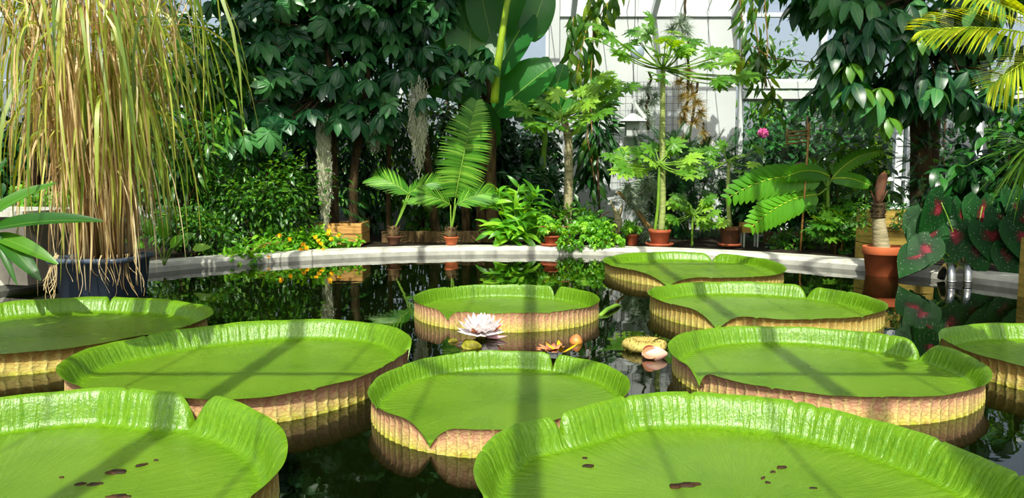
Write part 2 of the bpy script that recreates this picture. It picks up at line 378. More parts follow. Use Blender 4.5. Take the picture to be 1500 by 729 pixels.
def rosetteT(n=8, leaf=None, tilt=-.25, s=1, seed=1, full=2*PI):
    r = np.random.default_rng(seed)
    return merge([xform(leaf, full*(i+.15*r.normal())/n, tilt+.15*r.normal(), s*(1-.2*r.random())) for i in range(n)])
def pinnateT(n=7, leaf=None, s=.36, droop=.6):           # leaf with n pairs of leaflets along a drooping stalk
    t = np.linspace(.25, 1, n); ph = droop*t; L = []
    for i, tt in enumerate(t):
        y = tt*math.cos(ph[i]*.5); z = -tt*math.sin(ph[i]*.5)
        for sg in (-1, 1): L.append(xform(leaf, sg*(1.15-.25*tt), -.2, s*(1.1-.45*tt), (0, y, z)))
    L.append(xform(leaf, 0, -.3, s*.8, (0, math.cos(droop*.5), -math.sin(droop*.5))))
    v = np.array([(-.006, 0, 0), (.006, 0, 0), (.006, math.cos(droop*.5), -math.sin(droop*.5)), (-.006, math.cos(droop*.5), -math.sin(droop*.5))])
    L.append((v, np.array([[0, 1, 2, 3]]), np.full((4, 2), .5)))
    return merge(L)
def papayaT(nl=9, seed=3):                              # deeply cut palmate leaf
    r = np.random.default_rng(seed); L = []
    tt = [0, .2, .36, .46, .52, .64, .72, .78, .9, 1]; ww = [.03, .10, .15, .26, .14, .14, .21, .10, .08, .005]
    for i in range(nl):
        f = (i-(nl-1)/2)/((nl-1)/2); ang = f*2.5; s = 1-.42*abs(f)**1.3
        rows = []
        for t, w_ in zip(tt, ww):
            back = -.0 if w_ < .15 else .07
            z = -.16*t**2+.03*math.sin(7*t+i)
            rows += [(-w_*.95, t+back, z+.02), (0, t, z), (w_*.95, t+back, z+.02)]
        q = [(k*3+j, k*3+j+1, k*3+j+4, k*3+j+3) for k in range(len(tt)-1) for j in (0, 1)]
        uv = [(x, t) for t in tt for x in (0, .5, 1)]
        L.append(xform((np.array(rows), np.array(q), np.array(uv)), ang, -.08*r.random(), s*.62, (0, .0, 0)))
    v, q, u = merge(L)
    return v, q, u
def heartT(k=10):                                      # heart-shaped blade, stalk joint at the origin of the sinus
    t = np.linspace(-.35, 1, k+1); rows = []
    for x in t:
        hw = .5*math.sqrt(max(0, 1-((x-.12)/.5)**2))*.86 if x < .2 else .42*(1-((x-.2)/.8)**1.6)
        hw = max(hw, .01); z = -.25*max(x, 0)**2
        for s in (-1, -.5, 0, .5, 1):
            yy = x+(.18*(1-abs(s)) if x < 0 else 0)
            rows.append((s*hw, yy, z-.12*s*s*hw+.03*abs(s)))
    q = [(i*5+j, i*5+j+1, i*5+j+6, i*5+j+5) for i in range(k) for j in range(4)]
    uv = [(r[0]+.5, (r[1]+.35)/1.35) for r in rows]
    return np.array(rows), np.array(q), np.array(uv)
L_OVAL = leafT(4, .42, .6, .2); L_LANCE = leafT(4, .22, .7, .2, .7, .9); L_SMALL = leafT(2, .5, .4, .25, .8, .7)
L_LONG = leafT(6, .26, 1.1, .25, .75, .8); L_BIG = leafT(6, .4, .9, .2, .85, .7)
T_SCHEF = rosetteT(8, leafT(3, .42, .8, .2, 1.2, .7), -.45)
T_SCHEF2 = rosetteT(7, leafT(3, .46, .9, .2, 1.2, .7), -.75, seed=5)
T_HAND = rosetteT(6, leafT(4, .40, .8, .2, .9, .8), -.62, seed=9)
T_TRI = rosetteT(5, leafT(2, .5, .5, .2), -.4, seed=4)
T_PAP = papayaT(); T_HEART = heartT(); T_PIN = pinnateT(7, leafT(2, .42, .4, .2)); T_FERN = pinnateT(11, leafT(2, .22, .3, .1), .3)

def rand_dirs(n, zmin=-1, zmax=1):
    z = rng.uniform(zmin, zmax, n); a = rng.uniform(0, 2*PI, n); s = np.sqrt(1-z*z)
    return np.stack([s*np.cos(a), s*np.sin(a), z], 1)
def cloud(g, T, c, r, n, size, inner=.35, clumps=0, zlook=.3, droop=.2, box=False):
    c = np.array(c, float); r = np.array(r, float)
    if clumps:                                       # leaves gathered on sprigs around a few centres
        cc = rand_dirs(clumps)*rng.uniform(.45, 1, (clumps, 1)); k = rng.integers(0, clumps, n)
        u = cc[k]*.85+rng.normal(size=(n, 3))*.17; d = nrm(u-cc[k]*.75+rand_dirs(n)*.12)
    elif box: u = rng.uniform(-1, 1, (n, 3)); d = rand_dirs(n)
    else:
        d = rand_dirs(n); u = d*rng.uniform(inner, 1, (n, 1))**.5
    p = c+u*r; o = nrm(d+rng.normal(size=(n, 3))*.45+A(0, -.25, -droop)); up = nrm(A(0, -.35, 1)+rng.normal(size=(n, 3))*zlook)
    return g.inst(T, p, o, up, size*rng.uniform(.6, 1.2, n))
def curve(a, b, sag, n=8):
    a = np.array(a, float); b = np.array(b, float); t = np.linspace(0, 1, n)[:, None]
    return a+(b-a)*t+np.array([0, 0, 1.])*sag*4*t*(1-t)
def shrub(name, label, cat, base, crown, r, n, T, size, mat, group=None, clumps=0, stems=5, smat='dark_bark', sr=.02, fname='foliage', droop=.2):
    t = thing(name, label, cat, base, group)
    g = G(); cloud(g, T, crown, r, n, size, clumps=clumps, droop=droop); g.build(fname, M[mat], t)
    g = G(); b = np.array(base, float)
    for i in range(stems):
        e = np.array(crown)+rng.uniform(-.6, .6, 3)*np.array(r)
        g.tube(curve(b+rng.uniform(-.06, .06, 3)*A(1, 1, 0), e, .08, 7)+rng.normal(size=(7, 3))*.012*np.linspace(0, 1, 7)[:, None], np.linspace(sr, sr*.4, 7), 6)
    g.build('stems', M[smat], t)
    return t
def frond_geo(g, gs, base, d0, length, bend, nl=34, ll=.3, lw=.012, side_ang=1.0, leaf_droop=.3, r=None, start=.12, rw=.008, updir=(0, 0, 1), K=5, face=None):
    """a pinnate palm frond: rachis bends from d0 towards -Z by `bend` radians; leaflets on both sides"""
    d0 = nrm(np.array(d0, float)); up = np.array(updir, float); s = nrm(np.cross(d0, up)); n0 = np.cross(s, d0)
    if face is not None: n0 = nrm(np.array(face, float)-d0*np.dot(face, d0)); s = np.cross(d0, n0)
    m = 20; ph = np.linspace(0, bend, m); T = d0*np.cos(ph)[:, None]-n0*np.sin(ph)[:, None]
    P = np.array(base)+np.r_[[np.zeros(3)], np.cumsum((T[1:]+T[:-1])/2*length/(m-1), 0)]
    gs.tube(P, np.linspace(rw, rw*.3, m), 5)
    t = np.linspace(start, 1, nl); ti = t*(m-1); i0 = np.minimum(ti.astype(int), m-2); f = (ti-i0)[:, None]
    p = P[i0]*(1-f)+P[i0+1]*f; tt = nrm(T[i0]*(1-f)+T[i0+1]*f); nn = np.cross(s, tt)
    Ll = ll*np.sin(PI*np.clip((t-start)/(1-start)*.82+.13, 0, 1))**.7
    for sg in (-1, 1):
        an = side_ang*(1-.45*t)[:, None]+rng.normal(size=(nl, 1))*.04
        dl = nrm(tt*np.cos(an)+sg*s*np.sin(an)+nn*.18)
        u = np.linspace(0, 1, K)[None, :, None]
        Q = p[:, None]+dl[:, None]*u*Ll[:, None, None]+A(0, 0, -1)*leaf_droop*(u**2)*Ll[:, None, None]
        W = lw*np.array([.5, 1, .95, .65, .05][:K] if K == 5 else np.r_[.6, np.ones(K-2), .05])
        g.strips(Q, W[None], tt*.9+nn*.3, r=(rng.random(nl) if r is None else r))
    return P

# ================================================================ THE SETTING
PC = A(.05, 4.85); PR = 4.85
WY = 13.5; HX = 9.8; FY = -3.5; EAVE = 3.86; RIDGE = 8.0; RY = (WY+FY)/2
def struct(name, g, mat, smooth=False):
    return tag(g.build(name, mat, None, smooth), kind='structure')
def ring(r, z, n=56):
    th = np.arange(n)/n*2*PI+PI/n
    return np.stack([PC[0]+r*np.cos(th), PC[1]+r*np.sin(th), np.full(n, z)], 1)
n = 56; i = np.arange(n); j = (i+1) % n
g = G(); g.add(np.r_[ring(PR+.03, 0), [[PC[0], PC[1], 0]]], t=np.stack([i, j, np.full(n, n)], 1)); struct('water', g, M['water'])
prof = [(PR+.02, -.25), (PR, -.02), (PR-.005, .055), (PR+.035, .098), (PR+.30, .102), (PR+.33, .085), (PR+.34, -.05)]
g = G(); g.add(np.concatenate([ring(r, z) for r, z in prof]), np.concatenate([np.stack([k*n+i, (k+1)*n+i, (k+1)*n+j, k*n+j], 1) for k in range(len(prof)-1)]))
struct('pond_kerb', g, M['concrete'])
# bed soil: ring outside the kerb out to the walls
th = np.arange(n)/n*2*PI+PI/n; m = 10; V = []
for k in range(m):
    f = k/(m-1); inn = ring(PR+.32, .06)
    dx, dy = np.cos(th), np.sin(th)
    tx = np.where(dx > 0, (HX-PC[0])/np.maximum(dx, 1e-6), (-HX-PC[0])/np.minimum(dx, -1e-6)); ty = np.where(dy > 0, (WY-PC[1])/np.maximum(dy, 1e-6), (FY-PC[1])/np.minimum(dy, -1e-6))
    R = np.minimum(np.abs(tx), np.abs(ty)); r = (PR+.32)+(R-PR-.32)*f
    V.append(np.stack([PC[0]+r*dx, PC[1]+r*dy, .06+.02*np.sin(th*7+k)*(0 < k < m-1)], 1))
V = np.concatenate(V)
g = G(); g.add(V, np.concatenate([np.stack([k*n+i, (k+1)*n+i, (k+1)*n+j, k*n+j], 1) for k in range(m-1)])); struct('floor', g, M['soil'])
g = G(); g.add([(-60, WY, 0), (60, WY, 0), (60, 80, 0), (-60, 80, 0)], [[0, 1, 2, 3]]); struct('ground', g, M['lawn'])

# white rendered wall with panel joints, and its square post
x0, x1 = at(818, 200, WY)[0], at(1077, 200, WY)[0]
g = G(); xs = [x0]+[at(p, 200, WY)[0] for p in (876, 932, 986, 1034)]+[x1]
for a, b in zip(xs[:-1], xs[1:]): g.box(((a+b)/2, WY+.16, 3.05), (b-a-.012, .3, 6.1))
g.box(((x0+x1)/2, WY+.18, 3.05), (x1-x0, .27, 6.1))
struct('wall_back', g, M['white'])
g = G(); px = at(811, 200, WY-.25)[0]; g.box((px, WY-.2, 2.9), (.17, .3, 5.8)); g.box((x1+.05, WY-.05, 2.9), (.05, .12, 5.8)); struct('trim_1', g, M['white'])

def window(name, xa, xb, za, zb, y, nx, nz, t=.06, rails=()):
    g = G()
    for k in range(nx+1):
        x = xa+(xb-xa)*k/nx; g.box((x, y, (za+zb)/2), (t*1.3, .1, zb-za))
    for z in [za, zb]+list(rails): g.box(((xa+xb)/2, y+.005, z), (xb-xa, .09, t*1.2))
    for k in range(1, nz): g.box(((xa+xb)/2, y+.01, za+(zb-za)*k/nz), (xb-xa, .05, t*.5))
    fr = struct(name, g, M['frame'])
    g = G(); g.add([(xa, y+.03, za), (xb, y+.03, za), (xb, y+.03, zb), (xa, y+.03, zb)], [[0, 1, 2, 3]])
    pn = g.build('pane', M['glass'], fr, False)
    return fr
window('window_1', -HX, px-.1, .45, EAVE, WY, 8, 3)
xr = x1+.08; bz = at(1150, 129, WY)[2]
mx = [at(1205, 60, WY)[0], at(1322, 230, WY)[0], at(1430, 230, WY)[0]]
g = G(); g.box(((xr+HX)/2, WY-.03, bz+.04), (HX-xr, .22, .12)); g.box(((xr+HX)/2, WY-.05, bz-.13), (HX-xr, .16, .14)); struct('trim_2', g, M['white'])
f = window('window_2', xr, HX, bz+.12, EAVE, WY, 1, 1)
g = G(); g.box((mx[0], WY-.02, (bz+EAVE)/2), (.11, .1, EAVE-bz)); g.box((mx[0]+1.6, WY-.02, (bz+EAVE)/2), (.11, .1, EAVE-bz)); g.build('mullion', M['frame'], f, False)
f = window('window_3', xr, HX, .42, bz-.2, WY, 1, 1, rails=(at(1320, 262, WY)[2],))
g = G()
for x in (mx[1]-.1, mx[1]+.1, mx[2]): g.box((x, WY-.02, (.42+bz-.2)/2), (.13, .1, bz-.6))
g.build('mullion', M['frame'], f, False)
for s, nm in ((-1, 'wall_left'), (1, 'wall_right')):
    g = G(); g.box((s*HX, RY, .22), (.2, WY-FY, .45)); struct(nm, g, M['white'])
    g = G()
    for k in range(13): g.box((s*HX, FY+(WY-FY)*k/12, (.45+EAVE)/2), (.1, .07, EAVE-.45))
    for z in (.5, 1.6, 2.75, EAVE): g.box((s*HX, RY, z), (.09, WY-FY, .07))
    fr = struct('window_4' if s < 0 else 'window_5', g, M['frame'])
    g = G(); g.add([(s*HX, FY, .45), (s*HX, WY, .45), (s*HX, WY, EAVE), (s*HX, FY, EAVE)], [[0, 1, 2, 3]]); g.build('pane', M['glass'], fr, False)
g = G(); g.box((0, FY, .22), (2*HX, .2, .45)); struct('wall_front', g, M['white'])
g = G(); g.box(((-HX+px)/2, WY+.02, .24), (px+HX, .24, .42)); g.box(((xr+HX)/2, WY+.02, .22), (HX-xr, .24, .4)); struct('baseboard_back', g, M['white'])
# glazed roof: heavy rafters, thin glazing bars, purlins
g = G(); sp = 1.42; k0 = -.34
for k in range(-6, 7):
    x = k0+k*sp
    if abs(x) > HX: continue
    g.beam((x, WY, EAVE), (x, RY, RIDGE), .09, .14); g.beam((x, FY, EAVE), (x, RY, RIDGE), .09, .14)
for k in range(-19, 20):
    x = k0+k*sp/3
    if k % 3 == 0 or abs(x) > HX: continue
    g.beam((x, WY, EAVE+.05), (x, RY, RIDGE+.05), .012, .03); g.beam((x, FY, EAVE+.05), (x, RY, RIDGE+.05), .012, .03)
for f in (0, .2, .34, .74, 1):
    for ya in (WY, FY): pw = .032 if f in (.2, .34) else .055; g.beam((-HX, ya+(RY-ya)*f, EAVE+(RIDGE-EAVE)*f), (HX, ya+(RY-ya)*f, EAVE+(RIDGE-EAVE)*f), pw, pw)
struct('ceiling', g, M['frame'])
g = G(); g.add([(-HX, WY, EAVE+.09), (HX, WY, EAVE+.09), (HX, RY, RIDGE+.09), (-HX, RY, RIDGE+.09), (-HX, FY, EAVE+.09), (HX, FY, EAVE+.09)], [[0, 1, 2, 3], [3, 2, 5, 4]])
struct('ceiling_glass', g, M['glass'])

# ================================================================ GIANT LILY PADS
pads = {  # centre, rim radius harmonics, rim height, notches (angle, depth, half width), flare
 'a': ((-2.90, 4.50), [.955, 0, 0, .03, 0, .015, .01], .125, [(1.629, .35, .03)], .12),
 'b': ((-1.323, 3.696), [.8279, .0013, .002, -.0029, .0195, -.0329, .0028], .13, [(.13, .75, .10), (-2.10, .8, .12)], .105),
 'c': ((-1.564, 2.055), [.8366, .0551, .0192, -.0308, -.0028, .0253, .0017], .155, [(1.177, .8, .11)], .095),
 'd': ((-.047, 3.172), [.5839, -.0047, .0047, -.02, .0162, .0018, .005], .11, [(1.13, .7, .06), (-2.004, .8, .17)], .05),
 'e': ((-.043, 5.422), [.6806, .0001, 0, .0026, -.0135, .0013, .0027], .125, [(.94, .7, .09), (-2.19, .55, .16)], .04),
 'f': ((.68, 2.127), [.7938, .0207, -.0031, .0025, -.0273, -.0188, -.0038], .14, [(2.341, .5, .05), (-1.4, .7, .12)], .10),
 'g': ((1.533, 3.657), [.7375, -.0011, .0001, .0006, -.0033, .0074, .0047], .12, [(.396, .8, .13), (-2.749, .7, .14)], .075),
 'h': ((1.838, 5.408), [.8271, -.0001, .0048, -.0123, -.0228, .0062, .01], .125, [(.80, .8, .12), (-2.25, .95, .24)], .075),
 'i': ((1.887, 7.698), [1.02, -.0083, .0088, -.12, .0041, -.0108, .02], .12, [(1.134, .8, .1), (-2.02, .95, .30)], .09),
 'j': ((3.05, 3.75), [.74, 0, 0, 0, 0, .01, .01], .12, [(2.7, .3, .1)], .07),
}
PADLAB = {
 'a': ('large shaded lily pad in front of the blue-grey tub at the far left', 'gold'),
 'b': ('wide left lily pad with a diagonal shadow and small folded flap at its right end', 'pink'),
 'c': ('lily pad at bottom left with a tall notched glossy rim and rotten brown holes', 'gold'),
 'd': ('round lily pad in the middle, upright pink front rim with a red notch', 'pink'),
 'e': ('small high-sided lily pad behind the white flower, pink ribbed rim all round', 'pink'),
 'f': ('biggest lily pad at bottom right, cut by the frame, brown rot patches in its middle', 'pink'),
 'g': ('lily pad right of the pink bud, dark shade on its rounded right lobe', 'pink'),
 'h': ('glossy lily pad second from the back, its right lobe near the big terracotta pot', 'gold'),
 'i': ('farthest lily pad, against the back kerb, with a wide notch opening to the front', 'gold'),
 'j': ('lily pad cut off by the right edge of the picture', 'gold'),
}
def pad_R(k, th):
    c = pads[k][1]; return c[0]+sum(c[2*m-1]*np.cos(m*th)+c[2*m]*np.sin(m*th) for m in (1, 2, 3))
def build_pad(key, zs):
    (cx, cy_), co, H, notches, flare = pads[key]; r_ = np.random.default_rng(ord(key))
    th = np.linspace(0, 2*PI, 900, endpoint=False)
    for (na, nd, nw) in notches: th = np.r_[th, na % (2*PI)+np.linspace(-.05, .05, 41)]
    th = np.unique(np.round(th % (2*PI), 6)); th = np.r_[th, th[0]+2*PI]; n = len(th)
    R = pad_R(key, th)
    for k2 in pads:                                  # neighbouring rims yield to each other
        if k2 == key: continue
        c2 = pads[k2][0]; x = cx+R*np.cos(th)-c2[0]; y = cy_+R*np.sin(th)-c2[1]
        d = np.hypot(x, y); pen = pad_R(k2, np.arctan2(y, x))-d
        R = R-np.maximum(pen+.012, 0)*.55
    hf = np.ones(n); ang = lambda a: (th-a+PI) % (2*PI)-PI
    for (na, nd, nw) in notches:
        hf = hf*((1-nd)+nd*(1-(1-np.minimum(1, np.abs(ang(na))/(nw*1.25)))**2.6))
    for k in range(14):                              # small nicks and waves along the edge
        hf = hf-.07*r_.random()*np.exp(-(ang(r_.uniform(0, 2*PI))/.012)**2)
    hf = hf+.03*np.sin(3*th+r_.uniform(0, 6))+.02*np.sin(11*th+r_.uniform(0, 6))+.006*np.sin(29*th+r_.uniform(0, 6))
    Hh = H*hf; fl = flare*(.55+.45*hf)*(1+.12*np.sin(2*th+r_.uniform(0, 6))+.02*np.sin(17*th+r_.uniform(0, 6))); Rr = R-(1-np.clip(hf, 0, 1))*flare*.25
    Rc = Rr-fl; Z0 = .024
    T = np.array([0, .03, .08, .14, .22, .31, .41, .52, .63, .74, .84, .93, 1]); gr = np.interp(T, [0, .08, .22, .41, .63, .84, .93, 1], [0, .14, .32, .46, .60, .78, .89, 1.0]); gz = np.interp(T, [0, .08, .22, .41, .63, .84, .93, 1], [0, .015, .11, .38, .66, .89, .965, 1])
    gr = np.convolve(np.r_[gr[0], gr, gr[-1]], [.25, .5, .25], 'valid'); gr[0] = 0; gr[-1] = 1
    S = np.r_[.001, .08, .2, .33, .46, .58, .69, .78, .85, .905, .945, .975]
    # floor + rim of the upper blade
    rr = [Rc*s for s in S]+[Rc+fl*a for a in gr]
    wr = lambda u, p: np.sin(u*th+p)
    zz = [Z0+.004*np.sin(2.3*s*6+3*th)*s+.0004*(s > .6)*wr(72, s*3) for s in S]+[Z0+(Hh-Z0)*b for b in gz]
    zz[len(S)-1] = zz[len(S)-1]+.0028*np.abs(wr(47, 1))**3+.0018*np.abs(wr(71, 0))**4; zz[len(S)-2] = zz[len(S)-2]+.0015*np.abs(wr(59, 2))**3; zz[len(S)] = zz[len(S)]+.002*np.abs(wr(47, 1))**3
    rim = np.r_[np.clip((S-.86)/.14, 0, 1)*.5, np.full(len(gr), 1.)]
    P = np.stack([np.stack([a*np.cos(th), a*np.sin(th), z+0*th], 1) for a, z in zip(rr, zz)])
    wk = .0008*wr(83, 0)+.0009*wr(127, 2)+.0009*wr(211, 4)   # crinkles pressed into the rim
    for q_ in range(len(S)+1, len(rr)-1): e_ = min(1, (len(rr)-1-q_)/4); P[q_, :, 0] += e_*wk*np.cos(th); P[q_, :, 1] += e_*wk*np.sin(th)
    m = len(rr); idx = np.arange(n-1)
    q = np.concatenate([np.stack([a*n+idx, (a)*n+idx+1, (a+1)*n+idx+1, (a+1)*n+idx], 1) for a in range(m-1)])
    rad = np.stack([np.stack([np.cos(th), np.sin(th), np.full(n, a)], 1) for a in np.r_[S, 1+T*.35]])
    t = thing('giant_lily_pad', PADLAB[key][0], 'lily pad', (cx, cy_, 0), 'giant lily pads on the pond')
    g = G(); g.add(P.reshape(-1, 3)+A(cx, cy_, 0), q, uv=np.stack([np.tile(th/(2*PI), m), np.repeat(np.arange(m)/m, n)], 1))
    o = g.build('leaf_blade', M['pad'], t)
    a = o.data.attributes.new('rad', 'FLOAT_VECTOR', 'POINT'); a.data.foreach_set('vector', rad.astype('f').ravel())
    a = o.data.attributes.new('rim', 'FLOAT', 'POINT'); a.data.foreach_set('value', np.repeat(rim, n).astype('f'))
    # ribbed outside wall, down under the water
    To = np.linspace(1, 0, 12); ro = [Rc+fl*np.interp(x, T, gr) for x in To]; zo = [Z0+(Hh-Z0)*np.interp(x, T, gz) for x in To]
    ribs = np.abs(np.cos(th*45))**5
    Po = []
    for k, (a, z, x) in enumerate(zip(ro, zo, To)):
        aa = np.maximum(a, Rc+fl*.62)+(.002+(1-x)*.004)*(k > 0)+.005*min(1, (1-x)*1.2)*ribs*(k > 0)
        zz_ = z-(1-x)**2*(.05) if k else z
        Po.append(np.stack([aa*np.cos(th), aa*np.sin(th), zz_+0*th], 1))
    Po.append(np.stack([(Rc+fl*.2)*np.cos(th), (Rc+fl*.2)*np.sin(th), np.full(n, -.06)], 1))
    vv = np.clip(np.concatenate([p_[:, 2] for p_ in Po])/np.tile(Hh, len(Po)), 0, 1)
    m = len(Po); q = np.concatenate([np.stack([a*n+idx, (a+1)*n+idx, (a+1)*n+idx+1, a*n+idx+1], 1) for a in range(m-1)])
    g = G(); g.add(np.concatenate(Po)+A(cx, cy_, 0), q, uv=np.stack([np.tile(th/(2*PI), m), vv], 1))
    o = g.build('ribbed_rim', M['rim_'+PADLAB[key][1]], t)
    return t
PAD = {}
for k in pads: PAD[k] = build_pad(k, 0)
def blemish(pad, x, y, L, W, a, seed):
    r_ = np.random.default_rng(seed); n = 26; th = np.arange(n)/n*2*PI; rr = 1+.3*r_.normal(size=n)
    rr = np.convolve(np.r_[rr[-1], rr, rr[0]], [.25, .5, .25], 'valid')
    p = np.stack([L*rr*np.cos(th), W*rr*np.sin(th)], 1)@np.array([[math.cos(a), math.sin(a)], [-math.sin(a), math.cos(a)]])
    z = .0262+.0012
    v = np.r_[np.c_[p*1.12+[x, y], np.full(n, z-.004)], np.c_[p+[x, y], np.full(n, z+.002)], [[x, y, z-.0005]]]
    i = np.arange(n); j = (i+1) % n
    g = G(); g.add(v, np.stack([i, j, j+n, i+n], 1), np.stack([i+n, j+n, np.full(n, 2*n)], 1))
    o = g.build('rotten_patch', M['rot'], PAD[pad]); o['label'] = 'brown rotten patch'; return o
def on(px, py, z=.028):
    dx = (px-750)/1090; dy = -(py-364.5)/1090; v = A(dx, math.cos(PITCH)+dy*math.sin(PITCH), -math.sin(PITCH)+dy*math.cos(PITCH))
    return A(0, 0, 1)+v*(z-1)/v[2]
for s, (pd, px_, py_, L, W, a) in enumerate([('c', 170, 690, .036, .016, .2), ('c', 207, 680, .016, .006, .6), ('c', 139, 708, .02, .009, .1), ('c', 117, 708, .013, .007, .5), ('c', 176, 726, .03, .012, .1),
        ('c', 229, 673, .007, .003, 0), ('c', 90, 698, .006, .003, 0), ('f', 1008, 708, .034, .014, .1), ('f', 990, 711, .016, .012, .3), ('f', 862, 681, .016, .008, 0), ('f', 856, 670, .008, .006, 0),
        ('f', 1145, 683, .014, .006, .1), ('f', 1133, 690, .008, .005, .4), ('f', 1118, 699, .012, .004, .8), ('f', 1191, 714, .01, .004, 0), ('f', 1125, 706, .008, .005, 0)]):
    p = on(px_, py_); blemish(pd, p[0], p[1], L, W, a, s+10)

# stalk lying in the water between two pads
g = G(); a = on(878, 463, .0); b = on(912, 446, 0); g.tube([a+A(0, 0, .0), a*.7+b*.3+A(0, 0, .022), a*.3+b*.7+A(0, 0, .02), b+A(0, 0, -.02)], [.016, .017, .016, .013], 10)
tag(g.build('leaf_stalk', M['stem'], None, origin=a), 'thick yellow-green leaf stalk arching out of the water behind the small high-sided pad', 'stalk')
# young curled pad
c = on(945, 512, 0)
t = thing('young_lily_pad', 'small spiny curled young lily pad floating beside the pink bud', 'lily pad', c)
th = np.linspace(.35, 2*PI-.1, 90); K = 10; V = []
for k in range(K):
    f = k/(K-1); tube = f*2*PI*.8-1.2; R0 = .085+.045*np.cos(tube); zz = .028+.032*np.sin(tube)
    V.append(np.stack([c[0]+R0*1.0*np.cos(th)*(1+.06*np.sin(5*th)), c[1]+R0*.95*np.sin(th), zz+.004*np.sin(40*th)], 1))
V = np.concatenate(V); i = np.arange(89); g = G()
g.add(V, np.concatenate([np.stack([k*90+i, k*90+i+1, (k+1)*90+i+1, (k+1)*90+i], 1) for k in range(K-1)]), uv=np.stack([np.tile(th/6.28, K), np.repeat(np.linspace(.1, .6, K), 90)], 1))
g.build('curled_leaf', M['rim_gold'], t)
g = G()
for k in range(160):
    a, tb = rng.uniform(.4, 6), rng.uniform(-1, 2.2); R0 = .085+.047*math.cos(tb); p = c+A(R0*math.cos(a), R0*.95*math.sin(a), .028+.034*math.sin(tb)); d = A(math.cos(a)*math.cos(tb), math.sin(a)*math.cos(tb), math.sin(tb))
    g.tube([p, p+d*.012], [.0016, .0003], 4)
g.build('bristles', M['budgreen'], t)

# ---- flowers
def petal_geo(g, c, n, L, Wd, tilt, r=None, a0=0, curl=.5, base=.012):
    T = leafT(6, Wd, curl, .45, .9, .75)
    a = a0+np.arange(n)/n*2*PI+rng.normal(size=n)*.06; d = np.stack([np.cos(a)*math.cos(tilt), np.sin(a)*math.cos(tilt), np.full(n, math.sin(tilt))], 1)+rng.normal(size=(n, 3))*.05
    up = np.stack([-np.cos(a)*math.sin(tilt), -np.sin(a)*math.sin(tilt), np.full(n, math.cos(tilt))], 1)
    tv, tq, tu = T; tv = tv*np.array([1, 1, -1]); tv[:, 2] -= 0     # cupped upward
    g.inst((tv, tq, tu), c+np.stack([np.cos(a), np.sin(a), 0*a], 1)*base, d, up, L*rng.uniform(.9, 1.05, n), r=rng.random(n)*.9 if r is None else r)
c = on(705, 494, 0)+A(0, 0, .035)
t = thing('open_water_lily_flower', 'open white water lily flower floating in front of the small high-sided pad', 'flower', c)
g = G()
for (nn, L, W, tl, cu) in ((9, .15, .44, .12, -.1), (11, .145, .40, .36, .15), (11, .14, .38, .62, .25), (10, .13, .36, .88, .3), (8, .12, .34, 1.12, .3), (6, .10, .32, 1.35, .3)): petal_geo(g, c, nn, L, W, tl, a0=rng.random()*3, curl=cu)
g.build('petals', M['petal'], t)
g = G(); petal_geo(g, c-A(0, 0, .008), 3, .13, .5, .30, r=.5, a0=-2.0, curl=.4); g.build('sepals', M['sepal'], t)
g = G(); petal_geo(g, c-A(0, 0, .012), 1, .17, .38, -.12, r=.98, a0=-.35, curl=.1); o = g.build('drooping_petal', M['petal'], t); o['label'] = 'pink-tinged petal drooping to the water'
g = G(); g.lathe([(0, -.05), (.03, -.045), (.04, -.02), (.034, .0), (.0, .012)], c, 16); g.build('calyx', M['budgreen'], t)
def bud(name, label, px, py, L, R, d, mat, smat, cat='flower bud', zo=.01):
    c = on(px, py, 0)+A(0, 0, zo); t = thing(name, label, cat, c)
    d = nrm(A(*d)); ref = nrm(np.cross(d, A(0, 0, 1))+1e-6); b3 = np.cross(ref, d)
    s = np.linspace(0, 1, 12); rr = R*np.sin(PI*np.clip(s*.92+.05, 0, 1))**.75; n = 24; a = np.arange(n)/n*2*PI
    rr = rr[:, None]*(1+.07*np.abs(np.sin(2.5*a+s[:, None]*2)))
    P = (c+d*(s-.4)[:, None]*L)[:, None]+rr[..., None]*(np.cos(a)[None, :, None]*ref+np.sin(a)[None, :, None]*b3)
    i = np.arange(n); j = (i+1) % n; g = G()
    g.add(P.reshape(-1, 3), np.concatenate([np.stack([k*n+i, k*n+j, (k+1)*n+j, (k+1)*n+i], 1) for k in range(11)]))
    g.build('closed_petals', M[mat], t)
    g = G(); T = leafT(5, .62, .9, .5, .9, .6); v, q, u = T
    for k in range(4):
        aa = k*PI/2+.4; o = np.cos(aa)*ref+np.sin(aa)*b3
        g.inst((v, q, u), c-d*L*.36+o*R*.55, d+o*.38, o, L*.72, 1.1, r=.5)
    g.build('sepals', M[smat], t)
    return t
bud('pink_water_lily_bud', 'closed pink water lily bud floating beside the curled young pad', 955, 524, .14, .042, (.95, -.2, .06), 'pinkbud', 'sepal', zo=.022)
bud('red_flower_bud', 'small red-orange bud tip poking from the water behind the wilted flower', 843, 502, .09, .038, (.2, .1, 1), 'redbud', 'sepal', zo=0)
bud('green_flower_bud', 'spiny yellow-green bud floating left of the white flower', 688, 509, .12, .036, (1, -.1, .02), 'budgreen', 'budgreen', zo=.008)
bud('sinking_bud', 'tiny brown-green bud sunk in the water at the far left of the white flower', 662, 500, .06, .02, (1, .2, .1), 'budgreen', 'budgreen', zo=.0)
c = on(816, 520, 0)+A(0, 0, .02)
t = thing('wilted_water_lily_flower', 'wilted brown and yellow flower lying behind the middle pad', 'flower', c)
g = G(); petal_geo(g, c-A(.03, 0, 0), 10, .08, .42, .9, r=.9, curl=-.9); petal_geo(g, c-A(.05, 0, -.01), 7, .07, .5, .4, r=.9, curl=-.6); g.build('shrivelled_petals', M['sepal'], t)
g = G(); petal_geo(g, c+A(.02, -.01, 0), 4, .1, .3, .7, r=.5, curl=-.2); g.build('yellow_sepals', M['yellow'], t)

